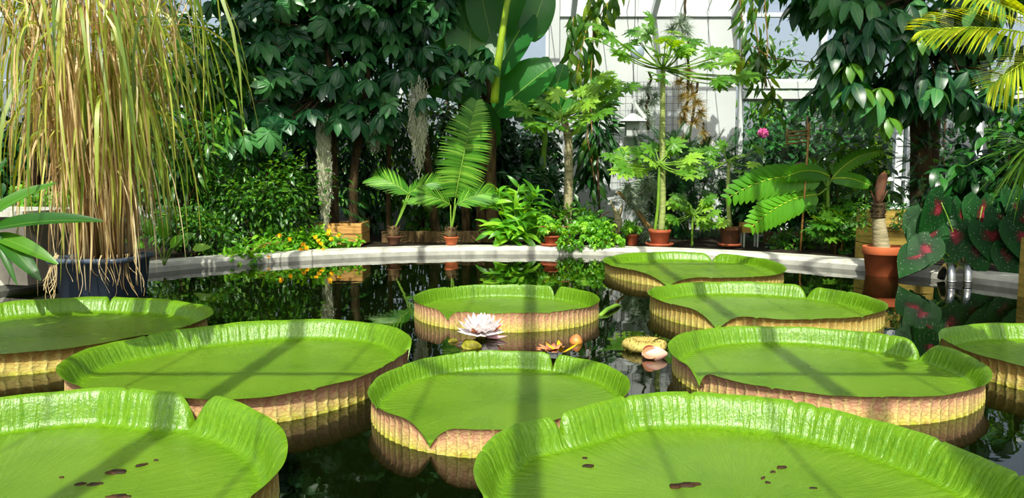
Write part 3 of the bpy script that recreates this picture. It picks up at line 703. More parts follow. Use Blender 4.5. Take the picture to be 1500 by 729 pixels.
# ================================================================ TUB, POTS AND BOXES ROUND THE POND
def pot(name, label, c, r, h, mat, group=None, saucer=None, soil=True, rimh=.2):
    t = thing(name, label, 'plant pot', c, group); g = G(); c = np.array(c, float)
    g.lathe([(0, 0), (r*.66, 0), (r*.7, .01), (r*.9, h*(1-rimh)), (r*.97, h*(1-rimh)+.003), (r*1.0, h*(1-rimh)+.012), (r, h-.006), (r*.985, h), (r*.88, h), (r*.86, h*.9), (0, h*.9)], c, 40)
    g.build('pot_body', M[mat], t)
    g = G(); g.lathe([(r*.865, h*.88), (r*.5, h*.92), (0, h*.93)], c, 24); g.build('potting_soil', M['soil'], t)
    if saucer:
        g = G(); g.lathe([(0, -.004), (saucer*.9, -.004), (saucer, .03), (saucer*.97, .032), (saucer*.88, .006), (0, .004)], c, 40); g.build('saucer', M['red_clay'], t)
    return t
KZ = .102
# blue-grey tub standing in the water at the left
tc = at(152, 400, 6.25); tc[2] = -.12
t = thing('square_tub', 'square blue-grey plastic tub standing in the water under the tall reeds', 'plant tub', tc)
g = G(); g.lathe([(0, 0), (.24, 0), (.25, .01), (.292, .42), (.325, .43), (.328, .465), (.31, .47), (.285, .465), (.28, .42), (0, .42)], tc+A(0, 0, 0), 64, sq=7); g.build('tub_body', M['tub'], t)
g = G(); g.lathe([(.279, .44), (0, .46)], tc, 64, sq=7); g.build('potting_soil', M['soil'], t)
# tall reed clump
base = tc+A(0, 0, .45)
t = thing('giant_reed_clump', 'tall drooping clump of yellow-green and straw reeds rising from the blue-grey tub', 'reed', base)
nC = 95; a = rng.uniform(0, 2*PI, nC); rr = .21*np.sqrt(rng.random(nC)); b = base+np.stack([rr*np.cos(a), rr*np.sin(a), 0*a], 1)
Ht = rng.uniform(1.9, 3.0, nC); lean = np.stack([np.cos(a), np.sin(a)], 1)*rng.uniform(.05, .55, (nC, 1))+rng.normal(size=(nC, 2))*.16
u = np.linspace(0, 1, 9)
CP = b[:, None]+np.stack([lean[:, :1]*u**1.6, lean[:, 1:]*u**1.6, Ht[:, None]*u*np.ones((nC, 1))], -1)
g = G()
for k in range(nC): g.tube(CP[k], np.linspace(.009, .004, 9), 5, r=rng.random())
g.build('culms', M['grass_dry'], t)
def blades(n, klo, khi, ln, wd, out, hang, mat, name, K=9):
    k = rng.integers(0, nC, n); f = rng.uniform(klo, khi, n); fi = f*8; i0 = np.minimum(fi.astype(int), 7); w_ = (fi-i0)[:, None]
    p0 = CP[k, i0]*(1-w_)+CP[k, i0+1]*w_
    az = np.arctan2(lean[k, 1], lean[k, 0])+rng.normal(size=n)*.9; L = ln*rng.uniform(.5, 1.1, n); o = out*rng.uniform(.3, 1.2, n); hg = hang*rng.uniform(.8, 1.2, n)
    s = np.linspace(0, 1, K)[None]
    hor = L[:, None]*o[:, None]*(1-(1-s)**2.0)
    ver = L[:, None]*(.35*np.sin(np.minimum(s*3.2, PI))*(o[:, None])-hg[:, None]*s**1.5)
    cv = rng.normal(size=(n, 1))*.10*s**2*L[:, None]
    P = p0[:, None]+np.stack([np.cos(az)[:, None]*hor-np.sin(az)[:, None]*cv, np.sin(az)[:, None]*hor+np.cos(az)[:, None]*cv, ver], -1)
    keep = (P[:, -1, 2] > .05); P = P[keep]
    W = wd*rng.uniform(.5, 1.3, len(P))[:, None]*np.sin(PI*np.clip(s*.95+.045, 0, 1))**.5
    sd = np.stack([-np.sin(az), np.cos(az), 0*az], 1)[keep]+rng.normal(size=(len(P), 3))*.5
    g = G(); g.strips(P, W, nrm(sd)); g.build(name, M[mat], t)
blades(640, .25, .95, 1.0, .009, .28, .95, 'grass_dry', 'dry_leaves')
blades(330, .45, 1.0, 1.15, .013, .45, .9, 'grass_green', 'green_leaves')
blades(110, .7, 1.0, 1.35, .014, .85, .8, 'grass_green', 'arching_leaves')
# fine dry roots and runners trailing over the rim
n = 30; a = rng.uniform(PI*1.05, 1.95*PI, n); p = tc+np.stack([.33*np.cos(a), .33*np.sin(a)-.02, np.full(n, .5)], 1); s = np.linspace(0, 1, 7)[None]; L = rng.uniform(.15, .42, n)[:, None]
P = p[:, None]+np.stack([np.cos(a)[:, None]*.07*s+.04*np.sin(s*5+a[:, None]*9)*s, -.04*np.minimum(s*4, 1)*np.ones((n, 1)), .02*np.sin(np.minimum(s*4, PI))-L*s], -1)
g = G(); g.strips(P, .0022*np.ones((n, 7)), A(1, 0, 0)*np.ones((n, 3))); g.build('trailing_roots', M['grass_dry'], t)

# grey stone planter at the left edge
c = at(28, 380, 6.75); c[2] = .06
t = thing('stone_planter', 'grey stone planter block behind the kerb at the left edge', 'planter', c)
g = G(); g.box(c+A(-.25, .25, .30), (1.25, .8, .60), rz=-.25); g.build('planter_body', M['dark_concrete'], t, False)
g = G(); g.box(c+A(-.25, .25, .625), (1.33, .88, .05), rz=-.25); g.build('coping', M['concrete'], t, False)

# wooden planter with two trunks, left of centre
c = at(503, 360, 10.25); c[2] = .08
t = thing('wooden_planter', 'square pale plank planter at the foot of two trunks behind the kerb', 'planter', c)
g = G()
for k in range(2):
    z = .09+.15*k
    for s in (-1, 1): g.box(c+A(0, s*.28, z), (.62, .03, .14)); g.box(c+A(s*.30, 0, z), (.03, .54, .14))
g.build('plank_sides', M['wood'], t, False)
g = G(); g.box(c+A(0, 0, .24), (.57, .53, .02)); g.build('potting_soil', M['soil'], t, False)
# mossy timber box with label at the right
c = at(1308, 350, 8.35); c[2] = .08
t = thing('timber_planter_box', 'mossy yellow plank planter box behind the big terracotta pot', 'planter', c)
g = G()
for k in range(3):
    z = .09+.19*k
    for s in (-1, 1): g.box(c+A(.02, s*.25, z), (.60, .03, .18)); g.box(c+A(.02+s*.31, 0, z), (.03, .50, .18))
g.build('plank_sides', M['wood_old'], t, False)
g = G(); g.box(c+A(.02, 0, .53), (.58, .46, .02)); g.build('potting_soil', M['soil'], t, False)
g = G(); g.box(c+A(.07, -.272, .33), (.15, .008, .11)); o = g.build('label_plate', M['tag'], t, False); o['label'] = 'white label plate'
g = G(); p = c+A(.07, -.277, .33)
for dx, dz, wx in ((-.02, .025, .07), (-.01, .008, .09), (-.02, -.009, .06), (0, -.026, .08)): g.box(p+A(dx, 0, dz), (wx, .003, .006))
g.build('label_print', M['black'], t, False)

# small raised wooden shelf box
c = at(1097, 370, 9.9); c[2] = .08
t = thing('small_wooden_stand', 'small plank stand on thin legs right of the brown pot', 'stand', c)
g = G(); g.box(c+A(0, 0, .26), (.24, .16, .13)); g.build('box_top', M['wood'], t, False)
for sx in (-1, 1):
    for sy in (-1, 1): g = G(); g.box(c+A(sx*.09, sy*.06, .10), (.02, .02, .2)); g.build('leg', M['white'], t, False)
# long low bench timbers in the bed, dark
for (pa, pb, Y, lab) in ((560, 720, 10.6, 'long dark timber edging the bed behind the two small palms'), (1120, 1200, 10.4, 'dark timber lying in the bed below the big lobed leaf')):
    a = at(pa, 350, Y); b = at(pb, 350, Y); a[2] = b[2] = .16
    o = tag(G().beam(a, b, .1, .16).build('timber_edging', M['bark'], None, False, origin=a), lab, 'timber')

# terracotta pot with thick stump, standing in the water
c = at(1291, 405, 7.62); c[2] = -.10
pot('terracotta_pot', 'big orange terracotta pot standing in the water at the kerb, holding a stump-like stem', c, .195, .40, 'terracotta', rimh=.22)
b = c+A(-.01, 0, .36)
t = thing('stump_succulent', 'thick pale ringed stem with a dark leafless top growing in the big terracotta pot', 'succulent', b)
g = G(); zz = np.linspace(0, .34, 26); R = np.interp(zz, [0, .05, .2, .34], [.085, .08, .068, .058])+.003*np.sin(zz*230); g.tube(np.stack([b[0]-.05*(zz/.34), b[1]+0*zz, b[2]+zz], 1), R, 18); g.build('ringed_stem', M['pale_bark'], t)
p = b+A(-.055, 0, .33)
g = G(); zz = np.linspace(0, .15, 10); g.tube(np.stack([p[0]+0*zz, p[1]+0*zz, p[2]+zz], 1), .066+.008*np.sin(zz*160), 16)
for k in range(70):
    a = rng.uniform(0, 2*PI); z = rng.uniform(.0, .15); d = A(math.cos(a), math.sin(a), .3); q0 = p+A(.06*math.cos(a), .06*math.sin(a), z); g.tube([q0, q0+d*.025], [.006, .002], 4)
g.build('leaf_scars', M['dark_bark'], t)
g = G(); g.tube(curve(p+A(.01, 0, .14), p+A(.05, 0, .46), .0, 8)+A(1, 0, 0)*(np.sin(np.linspace(0, 1, 8)*PI)*-.02)[:, None], np.array([.03, .035, .042, .048, .05, .05, .045, .02]), 14)
for k in range(4):
    a = rng.uniform(0, 6.28); g.tube(curve(p+A(0, 0, .1), p+A(.1*math.cos(a), .1*math.sin(a), .28), .0, 4), [.012, .011, .01, .004], 6)
g.build('top_shoot', M['old_terracotta'], t)

# steel pipes at the right
for (px, lab) in ((1393, 'left of the two short steel pipes dipping into the water'), (1417, 'right of the two short steel pipes dipping into the water')):
    c = at(px, 418, 6.9); c[2] = 0
    P = [c+A(0, 0, -.15), c+A(0, 0, .03), c+A(0, .005, .085), c+A(.012, .03, .125), c+A(.03, .07, .15), c+A(.05, .12, .16), c+A(.08, .22, .15), c+A(.09, .30, .08), c+A(.09, .32, .02)]
    t = thing('steel_pipe', lab, 'pipe', c); g = G(); g.tube(P, .036, 20); g.build('bent_tube', M['steel'], t)
    g = G(); g.tube([c+A(0, 0, .026), c+A(0, 0, .044)], .041, 20); g.build('collar', M['steel'], t)
# short timber post at the right edge
c = at(1500, 430, 6.2); c[2] = -.2
g = G(); g.box(c+A(.03, 0, .35), (.10, .10, .70)); tag(g.build('timber_post', M['wood_old'], None, False, origin=c), 'short brown timber post at the right edge of the pond', 'post')

# clay pots and saucers along the back kerb
def bedpot(px, Y, r, h, mat, label, sau=None, py=350):
    c = at(px, py, Y); c[2] = KZ+.004 if Y < 9.98 else .075
    return c, pot('clay_pot', label, c, r, h, mat, 'clay pots along the back kerb', saucer=sau)
c1, _ = bedpot(808, 9.83, .11, .13, 'red_clay', 'low red clay pot on a saucer at the kerb, leftmost of the trailing-plant pots', .15)
c2, _ = bedpot(889, 9.85, .085, .15, 'red_clay', 'small red clay pot with a pale tag in front of the grey wall', .11)
c3, _ = bedpot(966, 9.84, .15, .21, 'red_clay', 'red clay pot on a wide saucer at the foot of the tallest papaya', .19)
c4, _ = bedpot(1069, 9.80, .145, .25, 'old_terracotta', 'weathered brown pot on a red saucer below the big lobed leaf', .16)
c5, _ = bedpot(926, 10.15, .09, .16, 'red_clay', 'small clay pot half hidden between the driftwood and the papaya pot')
c6, _ = bedpot(577, 9.92, .10, .12, 'old_terracotta', 'brown fibrous pot under the left small palm')
c7, _ = bedpot(661, 9.92, .10, .11, 'terracotta', 'low orange pot under the right small palm')
g = G(); g.box(c2+A(0, -.1, .10), (.06, .006, .05)); tag(g.build('plant_label', M['tag'], None, False, origin=c2+A(0, -.1, .07)), 'small pale plant label at the small red pot in front of the grey wall', 'plant label')

# ================================================================ TREES AND SHRUBS OF THE BED
def trunk(g, pts, r0, r1, n=12, wob=.03):
    pts = np.array(pts, float); u = np.linspace(0, len(pts)-1, 22); i0 = np.minimum(u.astype(int), len(pts)-2); f = (u-i0)[:, None]
    P = pts[i0]*(1-f)+pts[i0+1]*f
    for _ in range(3): P[1:-1] = (P[:-2]+P[1:-1]*2+P[2:])/4
    g.tube(P, np.linspace(r0, r1, 22), n, wob=wob)
# tall background shrubs filling the back of the bed
bgs = [(-20, 12.2, 1.2, 1.3, 'dark leafy shrub behind the reeds at the far left'), (80, 12.4, 1.3, 1.3, 'shrub of dark small leaves seen through the reeds'), (185, 11.8, 1.75, 1.6, 'tall dark shrub right behind the reed clump'), (270, 11.6, 2.0, 1.9, 'tall glossy bush rising to the frame top right of the reeds'), (350, 11.9, 1.9, 2.0, 'big dark bush between the reeds and the moss-hung trunk'),
       (440, 12.2, 1.8, 2.0, 'dark bush behind the moss-hung trunk'), (540, 12.3, 1.6, 1.9, 'dark bush behind the leaning trunk'), (620, 12.4, 1.7, 2.0, 'dark bush behind the hanging grey moss'), (700, 12.6, 1.6, 1.9, 'dark bush behind the banana stems'), (765, 12.7, 1.1, 1.2, 'dark bush left of the white post')]
for k, (px, Y, zc, rz, lab) in enumerate(bgs):
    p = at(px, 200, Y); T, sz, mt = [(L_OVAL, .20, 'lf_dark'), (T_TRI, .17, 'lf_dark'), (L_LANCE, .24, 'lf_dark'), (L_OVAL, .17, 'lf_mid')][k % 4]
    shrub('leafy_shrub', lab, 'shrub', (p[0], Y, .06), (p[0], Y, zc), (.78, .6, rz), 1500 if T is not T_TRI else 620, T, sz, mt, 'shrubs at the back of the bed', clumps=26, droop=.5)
# middle bushes at left (250-480 px)
shrub('broadleaf_bush', 'bush of bright long leaves hanging over the dark bank right of the reeds', 'shrub', at(262, 330, 9.4)*A(1, 1, 0)+A(0, 0, .06), at(262, 215, 9.4), (.75, .5, .75), 900, L_LANCE, .22, 'lf_mid', clumps=18, droop=.7)
shrub('low_bank_bush', 'low small-leaved bush spreading over the kerb right of the blue-grey tub', 'shrub', at(290, 370, 9.0)*A(1, 1, 0)+A(0, 0, .06), at(290, 335, 9.0), (.62, .4, .33), 1500, L_SMALL, .075, 'lf_mid', clumps=30)
shrub('dense_climber', 'dense round-leaved green climber filling the bank left of the moss-hung trunk', 'climber', at(370, 350, 9.7)*A(1, 1, 0)+A(0, 0, .06), at(372, 285, 9.75), (.95, .5, .72), 4200, L_SMALL, .085, 'lf_mid', clumps=60)
shrub('upper_bush', 'hanging spray of fresh green leaves among dark foliage near the reed tips', 'shrub', at(305, 330, 9.9)*A(1, 1, 0)+A(0, 0, .06), at(300, 95, 9.9), (.62, .5, .55), 700, L_LANCE, .24, 'lf_mid', clumps=14, droop=.6)
t = thing('arrow_leaf_plant', 'upright plant with broad bright leaves beside the right side of the tub', 'plant', at(240, 385, 7.9)*A(1, 1, 0)+A(0, 0, .06))
g = G(); b = np.array(t.location)
for (px, py, L) in ((240, 350, .2), (250, 362, .16), (225, 345, .18), (262, 355, .15), (212, 362, .16), (282, 365, .14)):
    p = at(px, py, 7.9); g.inst(L_BIG, p, (p-b)*A(1, 1, .6)+A(.02, -.1, 0), A(0, -1, .5), L*1.4, 1.2)
g.build('leaves', M['lf_bright'], t)
g = G()
for px, py in ((240, 350), (250, 362), (225, 345), (262, 355)): g.tube(curve(b, at(px, py, 7.9), .02, 5), .006, 5)
g.build('stems', M['stem'], t)
# yellow flowering shrub tumbling over the kerb
b = at(430, 365, 9.65)*A(1, 1, 0)+A(0, 0, .07)
t = thing('yellow_flowering_shrub', 'yellow flowered shrub tumbling over the kerb into the water left of the plank planter', 'shrub', b)
g = G()
for (px, py, Y, r, n_) in ((400, 350, 9.5, .30, 330), (440, 350, 9.6, .32, 330), (480, 352, 9.65, .26, 260), (395, 375, 9.15, .24, 260), (370, 385, 8.95, .26, 260), (430, 372, 9.3, .20, 120), (465, 368, 9.4, .14, 60), (380, 372, 9.0, .3, 240), (520, 352, 9.6, .10, 26), (355, 395, 8.6, .2, 150)):
    p = at(px, py, Y); p[2] = max(p[2], .09); cloud(g, L_OVAL, p, (r, r*.7, r*.55), n_, .10, clumps=14)
g.build('foliage', M['lf_bright'], t)
g = G()
for (px, py, Y) in ((400, 350, 9.5), (480, 352, 9.65), (395, 375, 9.15), (370, 385, 8.95), (440, 340, 9.6), (355, 395, 8.6), (520, 352, 9.6)): g.tube(curve(b, np.maximum(at(px, py, Y), A(-99, 0, .08)), .12, 6), np.linspace(.012, .005, 6), 5)
g.build('stems', M['twig'], t)
for (px, py, Y) in ((402, 368, 9.2), (398, 380, 9.0), (393, 392, 8.85), (405, 378, 9.1), (389, 362, 9.2), (444, 358, 9.3), (449, 363, 9.3), (441, 366, 9.3), (466, 352, 9.5), (470, 357, 9.5), (462, 347, 9.5), (480, 342, 9.6), (485, 350, 9.6), (482, 338, 9.65), (391, 375, 9.0), (436, 372, 9.2), (410, 345, 9.4), (425, 350, 9.4), (496, 345, 9.6), (474, 366, 9.4), (455, 372, 9.3), (384, 385, 8.9)):
    p = at(px, py, Y-.12); p[2] = max(p[2], .06); g = G(); dd = rand_dirs(16); dd[:, 1] -= .5; g.inst(leafT(2, .8, .3, .1, .9, .6), p, dd, A(0, -1, .3), .034); g.build('flower_cluster', M['yellow'], t)

# schefflera-like umbrella trees
def umbrella_tree(label, base, topo, heads, Y, n_extra, ex_c, ex_r, size=.34, T=T_SCHEF, mat='lf_schef', r0=.07, name='umbrella_tree', cat='tree', bark='dark_bark'):
    t = thing(name, label, cat, base, 'umbrella trees behind the pond' if name == 'umbrella_tree' else None)
    pts = [at(px, py, y) for px, py, y in topo]; g = G(); trunk(g, [base]+pts, r0, r0*.55)
    H = [at(px, py, Y+rng.uniform(-.35, .35)) for px, py in heads]
    E = np.array(ex_c)+rand_dirs(n_extra)*rng.uniform(.3, 1, (n_extra, 1))*np.array(ex_r); top = pts[-1]
    for h in H: g.tube(curve(pts[-1] if h[2] > pts[-1][2] else pts[max(0, len(pts)-2)], h, -.05, 6), np.linspace(.018, .007, 6), 5)
    g.build('trunk', M[bark], t)
    g = G(); allh = np.array(H+list(E))
    for h in allh:
        k = 4; c = h+rng.normal(size=(k, 3))*A(.16, .14, .10); g.inst(T, c, nrm(A(0, -.35, .0)+rng.normal(size=(k, 3))*A(.7, .5, .1)), nrm(A(0, -.95, .9)+rng.normal(size=(k, 3))*.32), size*rng.uniform(.7, 1.1, k))
    g.build('foliage', M[mat], t)
    return t
umbrella_tree('umbrella-leaved tree above the moss-hung trunk', at(505, 350, 10.35)*A(1, 1, 0)+A(-.14, 0, .3), [(489, 250, 10.3), (484, 120, 10.3), (480, 40, 10.3)],
    [(430, 45), (400, 60), (450, 20), (390, 25), (475, 60), (385, 110), (440, 100), (418, 140), (465, 130), (402, 165), (372, 65), (370, 150), (425, 185), (395, 200), (450, 165), (345, 60), (340, 20), (385, 195)], 10.0, 46, at(420, 20, 10.5), (1.0, .7, 1.0))
umbrella_tree('umbrella-leaved tree on the leaning trunk of the plank planter', at(505, 350, 10.35)*A(1, 1, 0)+A(.12, 0, .3), [(518, 250, 10.3), (532, 165, 10.4), (545, 60, 10.5)],
    [(512, 50), (545, 75), (510, 110), (545, 125), (565, 150), (520, 165), (495, 140), (580, 165), (530, 40), (555, 30), (500, 85), (540, 185), (510, 175)], 10.3, 40, at(530, -20, 10.7), (.9, .7, .9))
umbrella_tree('umbrella-leaved tree on the dark trunk behind the hanging moss', at(640, 330, 11)*A(1, 1, 0)+A(0, 0, .06), [(628, 250, 10.9), (612, 130, 10.8), (598, 20, 10.8)],
    [(605, 60), (590, 25), (640, 85), (615, 105), (660, 75), (690, 95), (675, 70), (600, 85), (620, 50), (570, 60), (585, 100), (650, 110), (640, 20), (615, 15)], 10.5, 36, at(610, -40, 10.9), (.9, .7, .8))
# spanish moss
def moss(name, label, px, y0, y1, Y, r, n_, mat='moss', taper=.6):
    a = at(px, y0, Y); b = at(px, y1, Y); t = thing(name, label, 'hanging moss', a); H = a[2]-b[2]
    an = rng.uniform(0, 2*PI, n_); rr = r*np.sqrt(rng.random(n_)); st = rng.uniform(0, .55, n_)*H; ln = (H-st)*rng.uniform(.35, 1, n_)*(1-taper*(rr/r)**2)
    s = np.linspace(0, 1, 14)[None]
    P = np.stack([a[0]+(rr*np.cos(an))[:, None]*(1-.35*s)+.014*np.sin(s*22+an[:, None]*7), a[1]+(rr*np.sin(an))[:, None]+.014*np.cos(s*19+an[:, None]*5), a[2]-st[:, None]-ln[:, None]*s], -1)
    g = G(); g.strips(P, .0035*np.ones((n_, 14)), rand_dirs(n_)*A(1, 1, .1))
    m = n_*5; k = rng.integers(0, n_, m); q = rng.integers(0, 14, m); p = P[k, q]; d = rand_dirs(m)*A(1, 1, .5); ss = np.linspace(0, 1, 3)[None, :, None]
    g.strips(p[:, None]+d[:, None]*ss*.035+A(0, 0, -1)*ss**2*.03, .0025*np.ones((m, 3)), rand_dirs(m)); g.build('strands', M[mat], t)
    return t
moss('hanging_moss', 'long pale grey-green moss column hanging in front of the plank planter trunks', 473, 165, 352, 9.95, .10, 420, taper=.45)
moss('hanging_moss', 'wide curtain of grey moss on the dark trunk left of the banana leaves', 612, 110, 262, 10.2, .15, 300)
moss('hanging_moss', 'short wispy moss tuft hanging right of the leaning trunk', 548, 175, 232, 10.2, .14, 90)
# palm with thin rising fronds behind the moss column
t = thing('slender_palm', 'thin-leaved palm sprouting behind the moss column', 'palm', at(455, 340, 10.6)*A(1, 1, 0)+A(0, 0, .06))
g = G(); gs = G(); b = np.array(t.location)+A(0, 0, .45)
gs.tube([np.array(t.location), b], [.05, .04], 8)
for a in np.linspace(-1.3, 1.3, 9): frond_geo(g, gs, b, (math.sin(a), -.35, .9*math.cos(a)+.25), 1.0, 1.2, 22, .28, .008, leaf_droop=.3)
g.build('fronds', M['lf_dark'], t); gs.build('stems', M['dark_bark'], t)

# two small palms in pots on the kerb
def small_palm(label, c, fr, pm='lf_palm'):
    t = thing('small_palm', label, 'palm', c, 'small potted palms on the kerb'); c = np.array(c)
    g = G(); g.lathe([(0, -.03), (.07, -.03), (.08, .05), (.05, .12), (.0, .14)], c, 16); 
    for k in range(60):
        a = rng.uniform(0, 6.28); z = rng.uniform(0, .1); g.tube([c+A(.06*math.cos(a), .06*math.sin(a), z), c+A(.09*math.cos(a), .09*math.sin(a), z+.05)], [.006, .001], 4)
    g.build('fibrous_stem', M['bark'], t)
    for (a, b, up, L, bend, nl, ll, da) in fr:
        g = G(); gs = G(); frond_geo(g, gs, a, np.array(b)-np.array(a), L, bend, int(nl*1.3), ll*1.1, .015, side_ang=da, leaf_droop=.15, start=.02, rw=.009, face=up)
        o = g.build('frond', M[pm], t); gs.build('frond_stalk', M['stem'], o)
        o.parent = t
    g = G()
    for (a, b, up, L, bend, nl, ll, da) in fr: g.tube(curve(c+A(0, 0, .08), a, -.03, 7), np.linspace(.012, .008, 7), 6)
    g.build('stalks', M['stem'], t)
    return t
Yp = 9.95
small_palm('small palm in the brown fibrous pot, its broad fronds fanning left and right', c6+A(0, 0, .12), [
    (at(600, 285, Yp), at(580, 269, Yp), (.15, -.9, .45), .70, 1.1, 30, .30, .75), (at(597, 285, Yp), at(615, 271, Yp), (-.1, -.9, .5), .62, 1.25, 26, .24, .8), (at(590, 300, Yp+.3), at(620, 282, Yp+.6), (0, -.5, .8), .6, 1.2, 20, .2, .9)])
small_palm('small palm with a tall upright frond and one arching right, in the orange pot', c7+A(0, 0, .11), [
    (at(667, 290, Yp), at(676, 240, Yp), (-.1, -1, .15), 1.35, .35, 48, .34, 1.8), (at(668, 300, Yp-.1), at(688, 288, Yp-.1), (.1, -.9, .5), .62, 1.1, 30, .28, .8), (at(660, 300, Yp), at(645, 290, Yp-.1), (-.2, -.8, .5), .55, 1.5, 18, .28, .7)])

# banana plants
def bigleaf(t, a, b, wd, face=(0, -1, .35), droop=.5, fold=.3, mat='lf_banana', cv=.9):
    a = np.array(a); b = np.array(b); L = np.linalg.norm(b-a); g = G()
    g.inst(leafT(16, wd/L, droop, fold, cv, .38 if mat == 'lf_banana' else .6), a, b-a, face, L*1.05, r=rng.random()); o = g.build('leaf', M[mat], t); return o
b = at(722, 330, 11.2)*A(1, 1, 0)+A(0, 0, .06)
t = thing('banana_plant', 'banana plant with huge upright leaves and a lime-yellow stem, left of the white post', 'banana plant', b)
g = G(); trunk(g, [b, at(718, 240, 11.2), at(722, 150, 11.1), at(727, 105, 11.0)], .10, .05); g.build('pseudostem', M['bark'], t)
g = G(); trunk(g, [at(724, 150, 10.5), at(727, 108, 10.4), at(734, 60, 10.35), at(741, 15, 10.35), at(748, -30, 10.4)], .06, .035); g.build('lime_stalk', M['lime_stem'], t)
Y = 10.9
for (x0_, y0_, x1_, y1_, w_, fc, dr) in [(686, 105, 697, -70, .78, (.1, -1, .1), .15), (655, 90, 642, -40, .55, (.3, -1, .2), .3), (729, 60, 765, -60, .5, (-.3, -1, .2), .2), (735, 62, 722, 15, .26, (0, -1, .2), .2), (726, 110, 770, 15, .62, (-.5, -1, 0), .3),
        (700, 150, 628, 118, .42, (0, -1, .9), .5), (700, 150, 722, 222, .42, (.1, -1, .3), .3), (728, 165, 800, 92, .70, (-.2, -1, .6), .3), (722, 170, 765, 118, .36, (0, -1, .8), .3), (720, 60, 700, -30, .5, (0, -1, 0), .1), (735, 150, 800, 150, .5, (0, -1, .8), .6), (640, 60, 610, -30, .45, (0, -1, .1), .3), (775, 60, 800, -20, .45, (0, -1, .2), .3)]:
    bigleaf(t, at(x0_, y0_, Y+rng.uniform(-.3, .25)), at(x1_, y1_, Y+rng.uniform(-.4, .3)), w_, fc, dr)
b = at(792, 320, 11.6)*A(1, 1, 0)+A(0, 0, .06)
t = thing('young_banana_plant', 'young banana plant with short broad leaves against the white post', 'banana plant', b)
g = G(); trunk(g, [b, at(795, 240, 11.6), at(800, 180, 11.5)], .06, .035); g.build('pseudostem', M['stem'], t)
for (x1_, y1_, w_) in [(822, 98, .36), (770, 110, .4), (840, 150, .34), (760, 165, .38), (800, 88, .3)]: bigleaf(t, at(800, 170, 11.5), at(x1_, y1_, 11.2), w_, (0, -1, .5), .5)
# brown trunks in the shade
for (px, Y, r, x1_, y1_, lab) in [(705, 11.5, .09, 712, 130, 'thick brown fibrous trunk behind the upright palm frond'), (683, 11.8, .07, 676, 150, 'shaded brown trunk left of the thick fibrous one'), (568, 11.6, .04, 572, 120, 'thin dark upright trunk behind the small left palm')]:
    b = at(px, 320, Y)*A(1, 1, 0)+A(0, 0, .06); t = thing('tree_trunk', lab, 'tree', b); g = G(); trunk(g, [b, at((px+x1_)/2, 220, Y), at(x1_, y1_, Y), at(x1_, y1_-110, Y)], r, r*.7); g.build('trunk', M['bark'], t)
    g = G(); cloud(g, T_SCHEF2, at(x1_, y1_-120, Y), (.5, .4, .35), 60, .3); g.build('foliage', M['lf_dark'], t)

# bright ginger-like shrub
b = at(752, 350, 10.1)*A(1, 1, 0)+A(0, 0, .07)
t = thing('bright_leafy_shrub', 'bright lance-leaved shrub between the small palms and the pale papaya trunk', 'shrub', b)
g = G(); gs = G()
for (px, py, Y) in [(725, 300, 10.0), (728, 275, 10.1), (735, 325, 9.9), (745, 285, 10.2), (760, 270, 10.2), (775, 295, 10.1), (785, 285, 10.0), (790, 310, 10.0), (760, 320, 9.9), (740, 345, 9.9), (770, 340, 9.9), (720, 335, 9.95), (795, 335, 9.95), (755, 300, 10.1)]:
    e = at(px, py, Y); gs.tube(curve(b, e, .04, 6), .007, 5); d = nrm(e-b)
    n_ = 11; s = rng.uniform(.55, 1.05, n_)[:, None]; p = b+(e-b)*s; o = nrm(d*.6+rand_dirs(n_)*A(1, .7, .5)); g.inst(L_LONG, p, o, nrm(A(0, -.6, 1)+rng.normal(size=(n_, 3))*.3), rng.uniform(.22, .36, n_))
g.build('foliage', M['lf_bright'], t); gs.build('stems', M['stem'], t)
# low trailing plants in the clay pots
for k, (c, n_, r, lab) in enumerate([(c1, 170, .24, 'low trailing plant in the leftmost red clay pot, spilling yellowish leaves over the kerb'), (c2+A(-.2, -.03, 0), 300, .34, 'bright trailing plant hanging from the kerb to the water in front of the grey wall'), (c5, 110, .15, 'small rosette plant in the half hidden clay pot'), (at(870, 350, 10.1)*A(1, 1, 0)+A(0, 0, .1), 200, .28, 'bright young umbrella-leaved seedling before the grey wall')]):
    t = thing('trailing_plant', lab, 'plant', c+A(0, 0, .12)); g = G(); cloud(g, T_TRI, c+A(0, 0, .24), (r, .2, .13), n_//2, .085, clumps=12)
    if k < 2: cloud(g, T_TRI, c+A(.25-.1*k, -.22, .08), (.24, .06, .12), n_//4, .085)
    g.build('foliage', M['lf_bright'], t); g = G()
    for q in range(7): g.tube(curve(c+A(0, 0, .12), c+A(rng.uniform(-r, r), -.1, .25), .05, 5), .004, 4)
    g.build('stems', M['red_clay' if k == 0 else 'stem'], t)

# papaya trees
def papaya(label, base, topo, leaves, size, r0, sp=.6, bark='papaya_bark', apex=None, group='papaya trees', mat='lf_papaya', mult=3):
    t = thing('papaya_tree', label, 'tree', base, group); g = G(); pts = [at(*q) for q in topo]; trunk(g, [base]+pts, r0, r0*.7, wob=.02); g.build('trunk', M[bark], t)
    top = pts[-1]; g = G(); gs = G()
    for (px, py, Y) in leaves:
        for m_ in range(mult):
            e = at(px, py, Y)+(rng.normal(size=3)*A(.09, .12, .06) if m_ else 0); d = nrm((e-top)*A(1, 1, .25)+A(0, -.05, 0)); gs.tube(curve(top+rng.normal(size=3)*.015, e, -.04, 7), np.linspace(.010, .006, 7), 5)
            g.inst(T_PAP, e, d, nrm(A(0, -.8, .85)+rng.normal(size=3)*.2), size*rng.uniform(.8, 1.15), r=rng.random())
    g.build('foliage', M[mat], t); gs.build('leaf_stalks', M['stem'], t); return t
